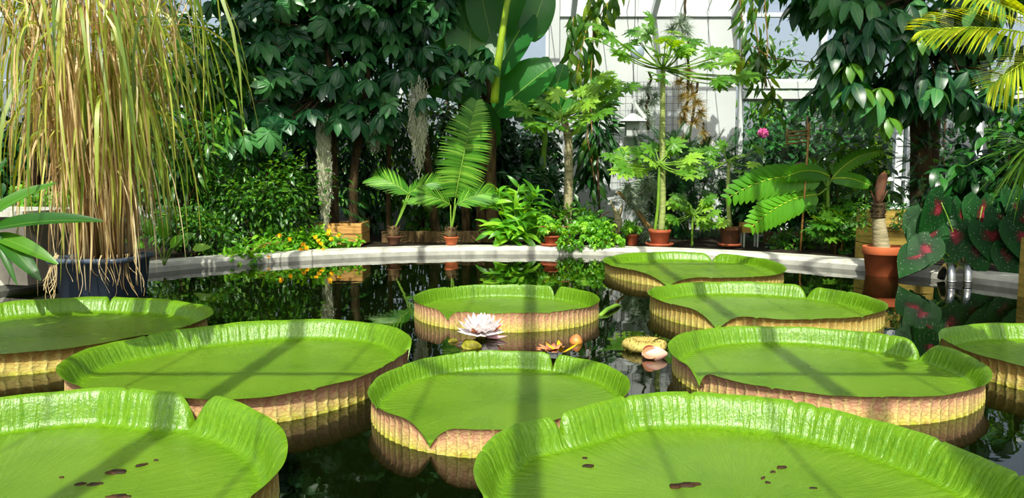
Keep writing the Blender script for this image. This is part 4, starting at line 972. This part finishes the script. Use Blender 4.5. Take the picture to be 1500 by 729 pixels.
papaya('papaya tree with pale grey trunk and flat bright crown before the white post', at(831, 325, 10.5)*A(1, 1, 0)+A(0, 0, .06), [(833, 260, 10.5), (833, 205, 10.5), (825, 170, 10.4)],
    [(770, 160, 10.2), (785, 185, 10.0), (798, 150, 10.4), (818, 140, 10.5), (845, 135, 10.5), (870, 130, 10.3), (888, 120, 10.2), (815, 185, 9.9), (845, 180, 10.0), (882, 165, 10.0), (900, 125, 10.3), (860, 150, 10.2), (805, 168, 10.1), (790, 140, 10.6), (875, 145, 10.4)], .36, .07, bark='pale_bark')
papaya('tallest papaya tree, slim pale trunk in the red clay pot on a wide saucer', c3+A(.02, 0, .17), [(971, 300, 9.85), (970, 200, 9.9), (971, 140, 9.95), (971, 100, 10.0)],
    [(898, 55, 9.7), (950, 50, 10.1), (985, 65, 9.8), (1015, 60, 10.2), (1058, 78, 9.8), (912, 82, 9.6), (968, 112, 9.4), (1092, 112, 9.7), (1040, 95, 9.7), (935, 60, 10.3), (1000, 75, 10.0), (1055, 118, 9.6), (960, 75, 9.7), (1000, 55, 10.4)], .34, .045)
papaya('young papaya with a thin green stem beside the tallest one', c3+A(-.06, .02, .17), [(964, 300, 9.8), (965, 265, 9.8), (966, 240, 9.8)],
    [(910, 235, 9.7), (940, 225, 9.8), (985, 218, 9.9), (1012, 235, 9.8), (930, 250, 9.6), (960, 215, 9.9), (1000, 250, 9.6), (1035, 225, 10.0), (920, 220, 10.0)], .32, .022, bark='stem')
papaya('slender papaya in the weathered brown pot, leaves before the lit wall edge', c4+A(0, 0, .2), [(1066, 290, 9.85), (1067, 255, 9.85), (1068, 235, 9.85)],
    [(1045, 235, 9.8), (1080, 228, 9.7), (1100, 240, 9.8), (1060, 215, 9.9), (1030, 250, 9.9), (1110, 218, 10.1), (1085, 250, 9.6)], .26, .03, mult=1)
papaya('low papaya seedling between the papaya pot and the brown pot', at(1014, 350, 10.0)*A(1, 1, 0)+A(0, 0, .08), [(1014, 330, 10), (1015, 312, 10)],
    [(985, 300, 9.9), (1000, 290, 10.1), (1030, 295, 10), (1045, 310, 9.8), (1010, 305, 9.7), (1025, 320, 9.8), (990, 320, 9.8), (1055, 325, 9.9), (1040, 285, 10.2)], .24, .018, bark='stem')
# driftwood with air plants leaning in front of the wall
def tuft(g, c, n_, L, wd, curl=.3, flat=1.0, down=.3):
    d = rand_dirs(n_)*A(1, .8, flat); d = nrm(d+A(0, -.2, .1)); s = np.linspace(0, 1, 6)[None, :, None]; LL = L*rng.uniform(.5, 1.1, n_)[:, None, None]; c2_ = rand_dirs(n_)
    P = np.array(c)+d[:, None]*s*LL+c2_[:, None]*curl*LL*s**2+A(0, 0, -1)*down*LL*s**2; W = wd*np.array([1, .9, .75, .55, .3, .05])[None]
    g.strips(P, W, nrm(np.cross(d, rand_dirs(n_))))
for (lab, pts, mat, sz, wood) in [
    ('silvery air plant ball hanging on a dark branch at the top of the white wall', [(995, 35), (1005, 45), (985, 42), (1000, 28)], 'silver', .22, [(1004, -40), (1003, 40)]),
    ('ochre air plant column hanging on the wall right of the tallest papaya', [(1008, 105), (1010, 125), (1000, 140), (1005, 160), (1000, 175), (1015, 140), (995, 120)], 'ochre', .18, [(1008, 60), (1004, 180)]),
    ('grey air plants hanging on wire mesh behind the lantern', [(948, 130), (955, 150), (945, 165), (960, 140), (950, 180), (940, 150)], 'silver', .19, [(950, 105), (950, 190)]),
    ('dark olive air plant at the right of the ochre column', [(1022, 150), (1026, 165), (1018, 178), (1000, 205), (985, 215)], 'ochre', .17, [(1022, 120), (1010, 200)]),
    ('cluster of silver air plants on a slanting driftwood branch low before the wall', [(918, 275), (925, 290), (930, 300), (945, 270), (940, 285), (955, 330), (950, 340), (935, 310), (960, 275), (948, 262)], 'silver', .20, [(905, 280), (958, 345)]),
    ('small ochre air plant on the lit wall at the right', [(1030, 195), (1034, 205), (1028, 212)], 'ochre', .14, [(1030, 180), (1031, 212)])]:
    Yw = 12.6 if 'driftwood' not in lab else 10.6; a = at(pts[0][0], pts[0][1], Yw)
    t = thing('air_plant', lab, 'air plant', a, 'air plants before the wall'); g = G()
    for (px, py) in pts: tuft(g, at(px, py, Yw+rng.uniform(-.1, .1)), 120, sz*1.1, .006)
    g.build('leaves', M[mat], t); g = G(); P = curve(at(wood[0][0], wood[0][1], Yw), at(wood[1][0], wood[1][1], Yw), .03, 9); P[1:-1] += rng.normal(size=(7, 3))*.02
    g.tube(P, .022 if 'driftwood' not in lab else np.linspace(.025, .04, 9), 7, wob=.15); g.build('branch', M['dark_bark' if 'driftwood' not in lab else 'twig'], t)
t = thing('driftwood', 'pale forked driftwood stump standing before the grey wall', 'driftwood', at(903, 350, 10.4)*A(1, 1, 0)+A(0, 0, .07)); g = G(); b = np.array(t.location)
g.tube([b, at(906, 325, 10.4), at(903, 312, 10.4), at(899, 303, 10.4)], [.06, .055, .04, .012], 9, wob=.1); g.tube([at(905, 318, 10.4), at(909, 306, 10.4), at(912, 298, 10.4)], [.035, .025, .008], 7, wob=.1); g.tube([at(904, 315, 10.4), at(896, 298, 10.4), at(894, 292, 10.4)], [.03, .015, .004], 7); g.build('stump', M['pale_bark'], t)
# white lantern, bird table shape, and round lamp on a cable
c = at(926, 185, 11.8)
t = thing('white_lantern', 'white lantern with a sloped roof hanging before the wall', 'lantern', c)
g = G(); g.box(c+A(0, 0, -.04), (.20, .18, .22)); g.build('body', M['white'], t, False)
g = G(); s_ = .20; z = c[2]+.07
g.add([c+A(-s_, -s_, .07), c+A(s_, -s_, .07), c+A(s_, s_, .07), c+A(-s_, s_, .07), c+A(-.03, -.03, .20), c+A(.03, -.03, .20), c+A(.03, .03, .20), c+A(-.03, .03, .20)], [[0, 1, 5, 4], [1, 2, 6, 5], [2, 3, 7, 6], [3, 0, 4, 7], [4, 5, 6, 7], [3, 2, 1, 0]]); g.build('roof', M['white'], t, False)
g = G(); g.beam(c+A(-.02, 0, .42), c+A(.2, -.05, .12), .05, .05); g.build('brace', M['white'], t, False)
g = G(); g.tube([c+A(0, 0, .2), at(932, -30, 11.8)+A(0, 0, .3)], .006, 5); g.build('cable', M['black'], t)
g = G(); g.box(at(918, 210, 12.0)+A(.05, 0, -.2), (.18, .12, .6)); tag(g.build('white_box', M['white'], None, False, origin=at(918, 210, 12)), 'narrow white box on the wall below the lantern', 'box')
c = at(933, 77, 11.75)
t = thing('round_lamp', 'round white disc lamp on the vertical cable above the lantern', 'lamp', c)
g = G(); v0 = G(); v0.lathe([(0, 0), (.10, 0), (.105, .012), (.105, .05), (.09, .065), (0, .07)], (0, 0, 0), 32); vv = v0.v[0]; vv = np.stack([vv[:, 0], -vv[:, 2], vv[:, 1]], 1)+c; g.add(vv, v0.q[0]); g.build('lamp_housing', M['lamp_grey'], t)
# wire mesh panel on the wall
t0 = at(900, 120, 12.9); t1 = at(1000, 245, 12.9); g = G()
for x in np.linspace(t0[0], t1[0], 13): g.beam((x, 12.9, t1[2]), (x, 12.9, t0[2]), .005, .005)
for z in np.linspace(t1[2], t0[2], 13): g.beam((t0[0], 12.9, z), (t1[0], 12.9, z), .005, .005)
tag(g.build('wire_mesh', M['black'], None, False, origin=(t0[0], 12.9, t1[2])), 'dark wire mesh panel fixed before the wall behind the lantern', 'mesh panel')

# hanging vines
def vine(label, strands, Y, n_leaf, size, T=L_OVAL, mat='lf_olive', cat='vine'):
    t = thing('hanging_vine', label, cat, at(strands[0][0][0], strands[0][0][1], Y)); g = G(); gs = G()
    for st in strands:
        P = np.array([at(px, py, Y+rng.uniform(-.15, .15)) for px, py in st]); u = np.linspace(0, len(P)-1, 16); i0 = np.minimum(u.astype(int), len(P)-2); f = (u-i0)[:, None]; P = P[i0]*(1-f)+P[i0+1]*f; gs.tube(P, .008, 5)
        k = rng.integers(0, 16, n_leaf); p = P[k]+rng.normal(size=(n_leaf, 3))*.05; d = nrm(rand_dirs(n_leaf)*A(.8, .6, .3)+A(0, -.1, -.9)); g.inst(T, p, d, nrm(rand_dirs(n_leaf)*.6+A(0, -1, .3)), size*rng.uniform(.6, 1.2, n_leaf))
    g.build('foliage', M[mat], t); gs.build('stems', M['twig'], t); return t
vine('long-leaved vine hanging down the left part of the white wall', [[(880, 0), (862, 30), (850, 80), (840, 140)], [(905, -10), (885, 10), (870, 45), (865, 120), (868, 240)], [(870, -10), (868, 80), (860, 200), (872, 270)], [(840, 25), (838, 60), (832, 110)]], 11.9, 34, .34, L_LONG, 'lf_olive')
vine('drooping yellow-green vine on the right corner of the white wall', [[(1082, -20), (1088, 40), (1085, 110)], [(1100, -10), (1110, 60), (1115, 120)], [(1120, 0), (1125, 70), (1120, 130)], [(1090, 60), (1130, 85), (1180, 90), (1215, 95)], [(1095, 90), (1125, 115), (1140, 160)]], 10.8, 26, .27, L_LANCE, 'lf_olive')
t = thing('hanging_shrub_screen', 'dark shrub growing against the lower wall left of the driftwood', 'shrub', at(880, 330, 11.6)*A(1, 1, 0)+A(0, 0, .06)); g = G(); cloud(g, L_LANCE, at(872, 200, 12.2), (.32, .3, .9), 420, .3, droop=.7); g.build('foliage', M['lf_dark'], t); g = G(); g.tube(curve(np.array(t.location), at(872, 160, 12.2), .0, 7), .02, 6); g.build('stems', M['dark_bark'], t)
shrub('leafy_shrub', 'dark dense shrub behind the papaya trees at the foot of the wall', 'shrub', at(1010, 330, 11.6)*A(1, 1, 0)+A(0, 0, .06), at(1005, 268, 11.8), (.95, .4, .85), 1000, T_FERN, .32, 'lf_dark', 'shrubs at the back of the bed', clumps=20)  # crown enlarged so its dark leaves stand in for shade on the wall foot
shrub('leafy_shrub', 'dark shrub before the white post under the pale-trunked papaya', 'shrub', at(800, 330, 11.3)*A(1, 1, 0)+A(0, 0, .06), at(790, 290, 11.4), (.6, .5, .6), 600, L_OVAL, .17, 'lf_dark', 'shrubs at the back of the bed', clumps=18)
shrub('leafy_shrub', 'mixed green shrub along the kerb between the clay pots', 'shrub', at(850, 350, 10.5)*A(1, 1, 0)+A(0, 0, .06), at(850, 325, 10.5), (.8, .3, .3), 700, L_SMALL, .11, 'lf_mid', 'shrubs at the back of the bed', clumps=22)

# ---- right side
# big pinnate-lobed leaves
b = at(1215, 350, 9.6)*A(1, 1, 0)+A(0, 0, .06)
t = thing('lobed_leaf_plant', 'plant with big arching lobed leaves reaching left over the brown pot', 'plant', b)
def lobed(t, a, b_, wd, n_=14, face=(0, -1, .5), bend=.9):
    a = np.array(a); b_ = np.array(b_); L = np.linalg.norm(b_-a); g = G(); gs = G()
    d0 = nrm(b_-a); 
    d0 = nrm(d0+A(0, 0, .45)); fc = np.array(face, float); n0 = nrm(fc-d0*np.dot(fc, d0)); s = np.cross(d0, n0)
    m = 16; ph = np.linspace(0, bend, m); T = nrm(d0+A(0, 0, -1)*(ph*.9)[:, None]); P = a+np.r_[[np.zeros(3)], np.cumsum((T[1:]+T[:-1])/2*L*1.05/(m-1), 0)]
    gs.tube(P, np.linspace(.012, .004, m), 6)
    t_ = np.linspace(.06, .97, n_); ti = t_*(m-1); i0 = ti.astype(int); f = (ti-i0)[:, None]; p = P[i0]*(1-f)+P[np.minimum(i0+1, m-1)]*f; tt = T[i0]
    LL = wd*np.sin(PI*(t_*.8+.15))**.6
    for sg in (-1, 1):
        dl = nrm(tt*.55+sg*np.cross(tt, n0)+A(0, 0, -.12)); g.inst(leafT(4, .56, .5, .1, .7, .5), p-tt*.01, dl, n0+A(0, 0, .2), LL, r=rng.random())
    o = g.build('leaf', M['lf_bright'], t); gs.build('midrib', M['lime_stem'], o); return o
for (x0_, y0_, Y0, x1_, y1_, Y1, w_) in [(1205, 262, 9.5, 1068, 300, 9.2, .27), (1200, 285, 9.5, 1105, 345, 9.1, .26), (1215, 258, 9.5, 1150, 262, 9.2, .15), (1220, 260, 9.5, 1290, 215, 9.6, .13), (1218, 262, 9.5, 1272, 275, 9.2, .12)]:
    lobed(t, at(x0_, y0_, Y0), at(x1_, y1_, Y1), w_)
g = G(); g.tube(curve(b, at(1212, 262, 9.5), .0, 8), .022, 7)
for (x_, y_) in ((1205, 262), (1200, 285), (1215, 258), (1220, 260)): g.tube(curve(at(1212, 275, 9.5), at(x_, y_, 9.5), 0, 4), .012, 6)
g.build('stem', M['stem'], t)
# support cane and small bamboo ladder
for (xa, ya, xb, yb, Y, r, lab) in [(1172, 375, 1186, 180, 9.4, .014, 'tall bamboo cane supporting the lobed-leaf plant'), (1232, 376, 1236, 330, 9.1, .012, 'short bamboo cane at the kerb left of the big terracotta pot')]:
    a = at(xa, ya, Y); a[2] = .05; g = G(); g.tube([a, a*.5+at(xb, yb, Y)*.5, at(xb, yb, Y)], r, 8); tag(g.build('bamboo_cane', M['bamboo'], None, origin=a), lab, 'cane')
a = at(1152, 200, 11); t = thing('bamboo_rack', 'small hanging rack of bamboo slats beside the tall cane', 'rack', a)
for k in range(4): g = G(); g.tube([a+A(0, 0, .0-.055*k+.06), a+A(.34, .05, .06-.055*k+.03)], .014, 7); g.build('slat', M['bamboo'], t)
g = G(); g.tube([a+A(.01, 0, -.13), a+A(.01, 0, .12)], .012, 6); g.build('upright', M['bamboo'], t); g = G(); g.tube([a+A(.33, .05, -.1), a+A(.33, .05, .2)], .012, 6); g.build('upright', M['bamboo'], t)
# right shrubs along the kerb
shrub('broad_lobed_shrub', 'bushy plant with fresh lobed leaves at the kerb left of the big terracotta pot', 'shrub', at(1222, 370, 9.1)*A(1, 1, 0)+A(0, 0, .06), at(1222, 338, 9.15), (.42, .3, .33), 170, T_PAP, .21, 'lf_mid', clumps=12)
shrub('tall_hedge_shrub', 'tall mixed shrub between the tall cane and the timber planter box', 'shrub', at(1245, 350, 10.4)*A(1, 1, 0)+A(0, 0, .06), at(1240, 265, 10.5), (.75, .5, .9), 900, L_OVAL, .19, 'lf_mid', clumps=22, droop=.5)
shrub('tall_hedge_shrub', 'dark shrub behind the lobed-leaf plant', 'shrub', at(1150, 340, 11.3)*A(1, 1, 0)+A(0, 0, .06), at(1150, 290, 11.3), (.85, .5, .8), 800, T_TRI, .15, 'lf_dark', clumps=22)
shrub('ground_cover', 'low green leaves on the kerb below the tall bamboo cane', 'plant', at(1160, 365, 9.7)*A(1, 1, 0)+A(0, 0, .06), at(1165, 352, 9.7), (.45, .22, .14), 420, L_SMALL, .09, 'lf_mid', clumps=14)
shrub('ivy', 'ivy trailing over the front of the timber planter box', 'climber', at(1322, 330, 8.3)*A(1, 1, 0)+A(0, 0, .5), at(1326, 318, 8.05), (.14, .06, .16), 130, L_SMALL, .05, 'lf_mid', clumps=8, stems=3, sr=.004)
shrub('ivy', 'ivy tuft on top of the timber planter box at its left corner', 'climber', at(1268, 330, 8.3)*A(1, 1, 0)+A(0, 0, .5), at(1262, 318, 8.15), (.12, .08, .22), 150, L_SMALL, .05, 'lf_mid', clumps=8, stems=3, sr=.004)
t = thing('creeping_plant', 'dark creeping leaves covering the soil of the timber planter box', 'plant', at(1308, 305, 8.35)); g = G(); cloud(g, L_SMALL, at(1308, 303, 8.35)+A(0, 0, -.02), (.3, .22, .05), 300, .05); g.build('foliage', M['lf_dark'], t)
# big tree at the right
b = at(1352, 330, 9.6)*A(1, 1, 0)+A(0, 0, .06)
t = thing('large_leaved_tree', 'large tree with a thick brown trunk and hanging hand-shaped leaves at the right', 'tree', b)
g = G(); trunk(g, [b, at(1352, 250, 9.6), at(1350, 170, 9.6), at(1340, 60, 9.6), at(1335, -120, 9.6)], .165, .10, 16)
Hd = [(1235, 60), (1260, 90), (1290, 60), (1225, 95), (1265, 45), (1310, 80), (1340, 90), (1300, 25), (1240, 25), (1275, 115), (1330, 40), (1370, 60), (1400, 70), (1430, 85), (1460, 75), (1410, 40), (1360, 20), (1290, 140), (1320, 150), (1370, 110), (1410, 115), (1445, 130), (1470, 110), (1480, 60), (1250, 130), (1215, 70), (1345, 130), (1380, 145), (1430, 30), (1460, 20), (1230, 5), (1400, 5), (1310, 110), (1270, 10), (1455, 150), (1400, 150), (1215, 120), (1235, 150)]
H = [at(px, py, 9.0+rng.uniform(-.7, .6)) for px, py in Hd]
for h in H: g.tube(curve(at(1345, rng.uniform(-40, 120), 9.5), h, .12, 6), np.linspace(.025, .008, 6), 5)
g.build('trunk', M['dark_bark'], t)
g = G()
for h in H+[at(1340, -60, 9.2)+rand_dirs(1)[0]*A(1.5, .8, .7) for _ in range(70)]:
    k = 4; g.inst(T_HAND, h+rng.normal(size=(k, 3))*A(.15, .15, .08), nrm(rng.normal(size=(k, 3))*A(1, .8, .1)), nrm(A(0, -.5, 1)+rng.normal(size=(k, 3))*.25), .40*rng.uniform(.7, 1.1, k))
g.build('foliage', M['lf_schef'], t)
g = G()
for px, py in ((1302, 172), (1245, 130), (1262, 128), (1350, 50), (1246, 92), (1290, 128)): g.inst(T_HAND, at(px, py, 8.3), A(.3, -.5, 0), A(0, -.3, 1), .30, r=.8)
g.build('sunlit_leaves', M['lf_mid'], t)  # lighter leaf material paints the sunlit sprays of the shaded crown
# climber on the trunk
t = thing('trunk_climber', 'small-leaved climber on the thick trunk of the big right tree', 'climber', at(1375, 300, 9.3)*A(1, 1, 0)+A(0, 0, .06)); g = G(); cloud(g, T_FERN, at(1370, 255, 9.3), (.28, .2, .55), 120, .25); g.build('foliage', M['lf_dark'], t); g = G(); g.tube(curve(np.array(t.location), at(1368, 220, 9.35), 0, 6), .01, 5); g.build('stems', M['dark_bark'], t)
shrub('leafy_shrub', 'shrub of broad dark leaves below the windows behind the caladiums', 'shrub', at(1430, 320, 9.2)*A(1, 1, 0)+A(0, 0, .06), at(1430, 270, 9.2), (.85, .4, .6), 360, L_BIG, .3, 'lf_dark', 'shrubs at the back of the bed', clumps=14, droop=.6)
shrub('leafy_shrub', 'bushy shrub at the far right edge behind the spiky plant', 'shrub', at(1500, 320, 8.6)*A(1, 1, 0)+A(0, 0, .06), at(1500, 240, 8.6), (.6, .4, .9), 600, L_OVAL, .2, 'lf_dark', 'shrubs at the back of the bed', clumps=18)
# caladiums
t = thing('caladium_plant', 'large caladium with dark heart-shaped leaves, red centres and white specks at the right', 'plant', at(1420, 385, 7.3)*A(1, 1, 0)+A(0, 0, .06)); b = np.array(t.location)
for (px, py, Y, s) in [(1378, 310, 7.3, .36), (1438, 318, 7.5, .42), (1488, 305, 7.4, .40), (1362, 348, 7.3, .36), (1402, 348, 7.3, .34), (1445, 350, 7.2, .38), (1490, 348, 7.1, .38), (1360, 368, 7.15, .30), (1430, 366, 7.2, .28), (1345, 378, 7.15, .28), (1475, 378, 7.1, .30), (1410, 320, 7.5, .36), (1500, 330, 7.1, .36), (1350, 330, 7.4, .32), (1465, 330, 7.3, .38), (1385, 340, 7.4, .36), (1430, 345, 7.4, .36)]:
    e = at(px, py, Y); g = G(); d = nrm(A((px-1425)/140+rng.normal()*.15, -.35, -.75)); g.inst(T_HEART, e+A(0, 0, s*.25), d, nrm(A(rng.normal()*.35, -1, .35+.3*rng.normal())), s*1.15, 1.1, r=.5)
    o = g.build('leaf', M['caladium'], t); g = G(); g.tube(curve(b+A((px-1420)*.001, 0, 0), e+A(0, 0, s*.25), .05, 6), .007, 5); g.build('leaf_stalk', M['stem'], o)
# spiky plant at the right edge
c = at(1512, 215, 6.6); t = thing('spiky_palm', 'spiky plant with thin radiating strap leaves at the right edge', 'palm', A(c[0]+.7, c[1]+.4, .06))
g = G(); n_ = 90; d = rand_dirs(n_, -.8, .8)*A(1, .7, 1); s = np.linspace(0, 1, 7)[None, :, None]; LL = rng.uniform(.35, .68, n_)[:, None, None]
P = c+d[:, None]*s*LL+A(0, 0, -1)*.35*LL*s**2; g.strips(P, .011*np.array([.6, 1, 1, .9, .7, .4, .05])[None], nrm(np.cross(d, A(0, -.3, 1)))); g.build('leaves', M['lf_palm'], t)
g = G(); g.tube(curve(A(c[0]+.7, c[1]+.4, .06), c, 0, 8), .035, 8); g.build('trunk', M['bark'], t)
# golden palm whose fronds enter at the top right
b = A(5.5, 4.7, .06); t = thing('golden_palm', 'palm whose yellow-green sunlit fronds enter at the top right corner', 'palm', b); hub = at(1560, 70, 4.7)
g = G(); trunk(g, [b, A(5.0, b[1], 1.0), hub], .07, .05); g.build('trunk', M['bark'], t)
for (x_, y_, Y, L, bend) in [(1470, 20, 4.5, 1.0, .6), (1480, -30, 4.3, 1.1, .5), (1500, 60, 4.3, .7, .9), (1560, -60, 4.4, 1.2, .8), (1640, 40, 4.4, 1.2, 1.0), (1600, 10, 5.4, 1.2, 1.0)]:
    g = G(); gs = G(); frond_geo(g, gs, hub, at(x_, y_, Y)-hub, L, bend, 40, .36, .011, side_ang=.95, leaf_droop=.25, face=(0, -.7, .7)); o = g.build('frond', M['lf_gold'], t); gs.build('frond_stalk', M['lime_stem'], o)
# ginger-like plant at the left edge
b = at(-75, 400, 5.3)*A(1, 1, 0)+A(0, 0, .08); t = thing('spear_leaved_plant', 'plant with long spear-shaped green leaves reaching in from the left edge', 'plant', b)
for (x0_, y0_, x1_, y1_, Y, w_) in [(-30, 330, 60, 255, 5.2, .13), (-25, 340, 122, 296, 5.0, .135), (-10, 345, 70, 366, 4.9, .11), (0, 345, 48, 392, 4.85, .12), (-10, 330, 16, 405, 4.9, .05), (-40, 320, -10, 230, 5.2, .13)]:
    bigleaf(t, at(x0_, y0_, 5.1), at(x1_, y1_, Y), w_, (0, -.6, .8), .45, .4, 'lf_mid', .75)
g = G()
for (x0_, y0_) in ((-30, 330), (-25, 340), (-10, 345), (0, 345)): g.tube(curve(b, at(x0_, y0_, 5.1), .05, 6), .012, 6)
g.build('stems', M['stem'], t)
shrub('leafy_shrub', 'low bush with a few bright leaves between the stone planter and the tub', 'shrub', at(75, 350, 7.6)*A(1, 1, 0)+A(0, 0, .06), at(78, 300, 7.6), (.35, .3, .4), 160, T_TRI, .10, 'lf_bright', 'shrubs at the back of the bed', clumps=8)

# ================================================================ GARDEN OUTSIDE THE GLASS
outs = [(-30, 18, 1.2, 1.6, 'lf_mid', 'garden bush outside the far left windows'), (130, 19, 1.5, 1.9, 'lf_mid', 'garden bush outside behind the reeds'), (330, 18, 1.8, 2.2, 'lf_dark', 'dark garden tree outside the left windows'), (520, 19, 2.0, 2.4, 'lf_mid', 'garden tree outside the middle windows'), (700, 18, 1.9, 2.2, 'lf_dark', 'dark garden tree outside behind the banana plant'),
        (1110, 16.5, 1.3, 1.15, 'lf_dark', 'garden bush outside the window right of the white wall'), (1180, 17.0, 1.5, 1.5, 'lf_dark', 'dark garden bush outside behind the tall cane'), (1270, 17.5, 1.6, 2.0, 'lf_dark', 'garden bush outside left of the thick right trunk'), (1380, 18, 1.9, 2.3, 'lf_dark', 'dark garden tree outside behind the thick right trunk'), (1490, 17.5, 1.7, 2.2, 'lf_mid', 'garden bush outside at the far right'), (1130, 24, 3.4, 2.0, 'lf_mid', 'distant tree seen above the white beam'), (1240, 26, 3.6, 2.2, 'lf_mid', 'distant tree seen above the white beam beside the thick-trunked tree')]
for (px, Y, zc, rz, mt, lab) in outs:
    p = at(px, 200, Y); shrub('garden_bush', lab, 'bush', (p[0], Y, 0), (p[0], Y, zc), (1.3, .9, rz), 1300, L_OVAL, .24, mt, 'bushes in the garden outside', clumps=40, stems=4, sr=.05)
p = at(1285, 240, 15.2); shrub('yellow_garden_shrub', 'yellow-leaved garden shrub seen through the window by the white mullion', 'bush', (p[0], 15.2, 0), (p[0], 15.2, p[2]), (.55, .4, .6), 500, L_SMALL, .14, 'lf_lime', clumps=14)
for (px, py, lab) in ((1170, 245, 'pink flower head in the garden behind the tall cane'), (1118, 195, 'red-pink flower head in the garden beside the white wall corner')):
    p = at(px, py, 15.2); t = thing('garden_flower', lab, 'flower', (p[0], p[1], 0)); g = G(); g.inst(leafT(2, .7, .3, .1), p, rand_dirs(40), A(0, -1, .3), .12); g.build('flower_head', M['pinkfl'], t); g = G(); g.tube(curve(A(p[0], p[1], 0), p, 0, 6), .012, 5); g.build('stem', M['stem'], t)
# ================================================================ UNSEEN FOLIAGE, ADDED FOR SHADE, ABOVE AND BESIDE THE FRAME (it shades the bed and is mirrored in the pond)
for (c, r, n_, T, s, lab) in [
    ((-1.9, 8.25, 4.6), (2.8, .75, .4), 460, T_SCHEF2, .34, 'unseen leafy canopy added under the roof to shade the left half of the bed'),
    ((3.6, 7.0, 4.75), (1.2, .8, .35), 150, T_SCHEF2, .32, 'unseen leafy canopy added under the roof to shade the right tree'),
    ((-3.0, 2.75, 2.4), (1.05, .6, .4), 190, T_SCHEF2, .28, 'unseen leafy tree left of the camera, shading the far left pad'),
    ((2.5, 2.1, 2.4), (.75, .3, .28), 70, T_SCHEF2, .26, 'unseen leafy branch added right of the camera to shade the right pads'),
    ((-.4, 9.75, 4.85), (1.3, .5, .35), 150, T_SCHEF2, .32, 'unseen leafy canopy added under the roof to shade the banana plant'),
    ((2.4, 11.0, 4.7), (1.4, .5, .25), 46, T_SCHEF2, .34, 'unseen leafy canopy added under the roof to dapple the white wall with shadow'),
    ((4.75, 4.9, 2.9), (.75, .6, .5), 230, T_SCHEF2, .28, 'unseen leafy tree added at the right bank to shade the caladiums')]:
    c = np.array(c); low = c[2] < 3.5
    base = A(np.sign(c[0])*(6.2 if c[1] > 6 else 5.9 if abs(c[0]) > 3.5 else 5.6), c[1], .06); t = thing('unseen_shade_tree', lab, 'tree', base)
    g = G(); cloud(g, T, c, r, n_, s, inner=.0); g.build('foliage', M['lf_mid'], t)
    g = G(); g.tube(np.array([base, base+A(0, 0, c[2]*.7), base*.6+c*.4+A(0, 0, c[2]*.4), c]), [.07, .055, .04, .015], 8)
    for k in range(8): g.tube(curve(c+A((k-4)*.05*r[0], 0, 0), c+rng.uniform(-.8, .8, 3)*np.array(r), .03, 5), .012, 5)
    g.build('trunk', M['dark_bark'], t)
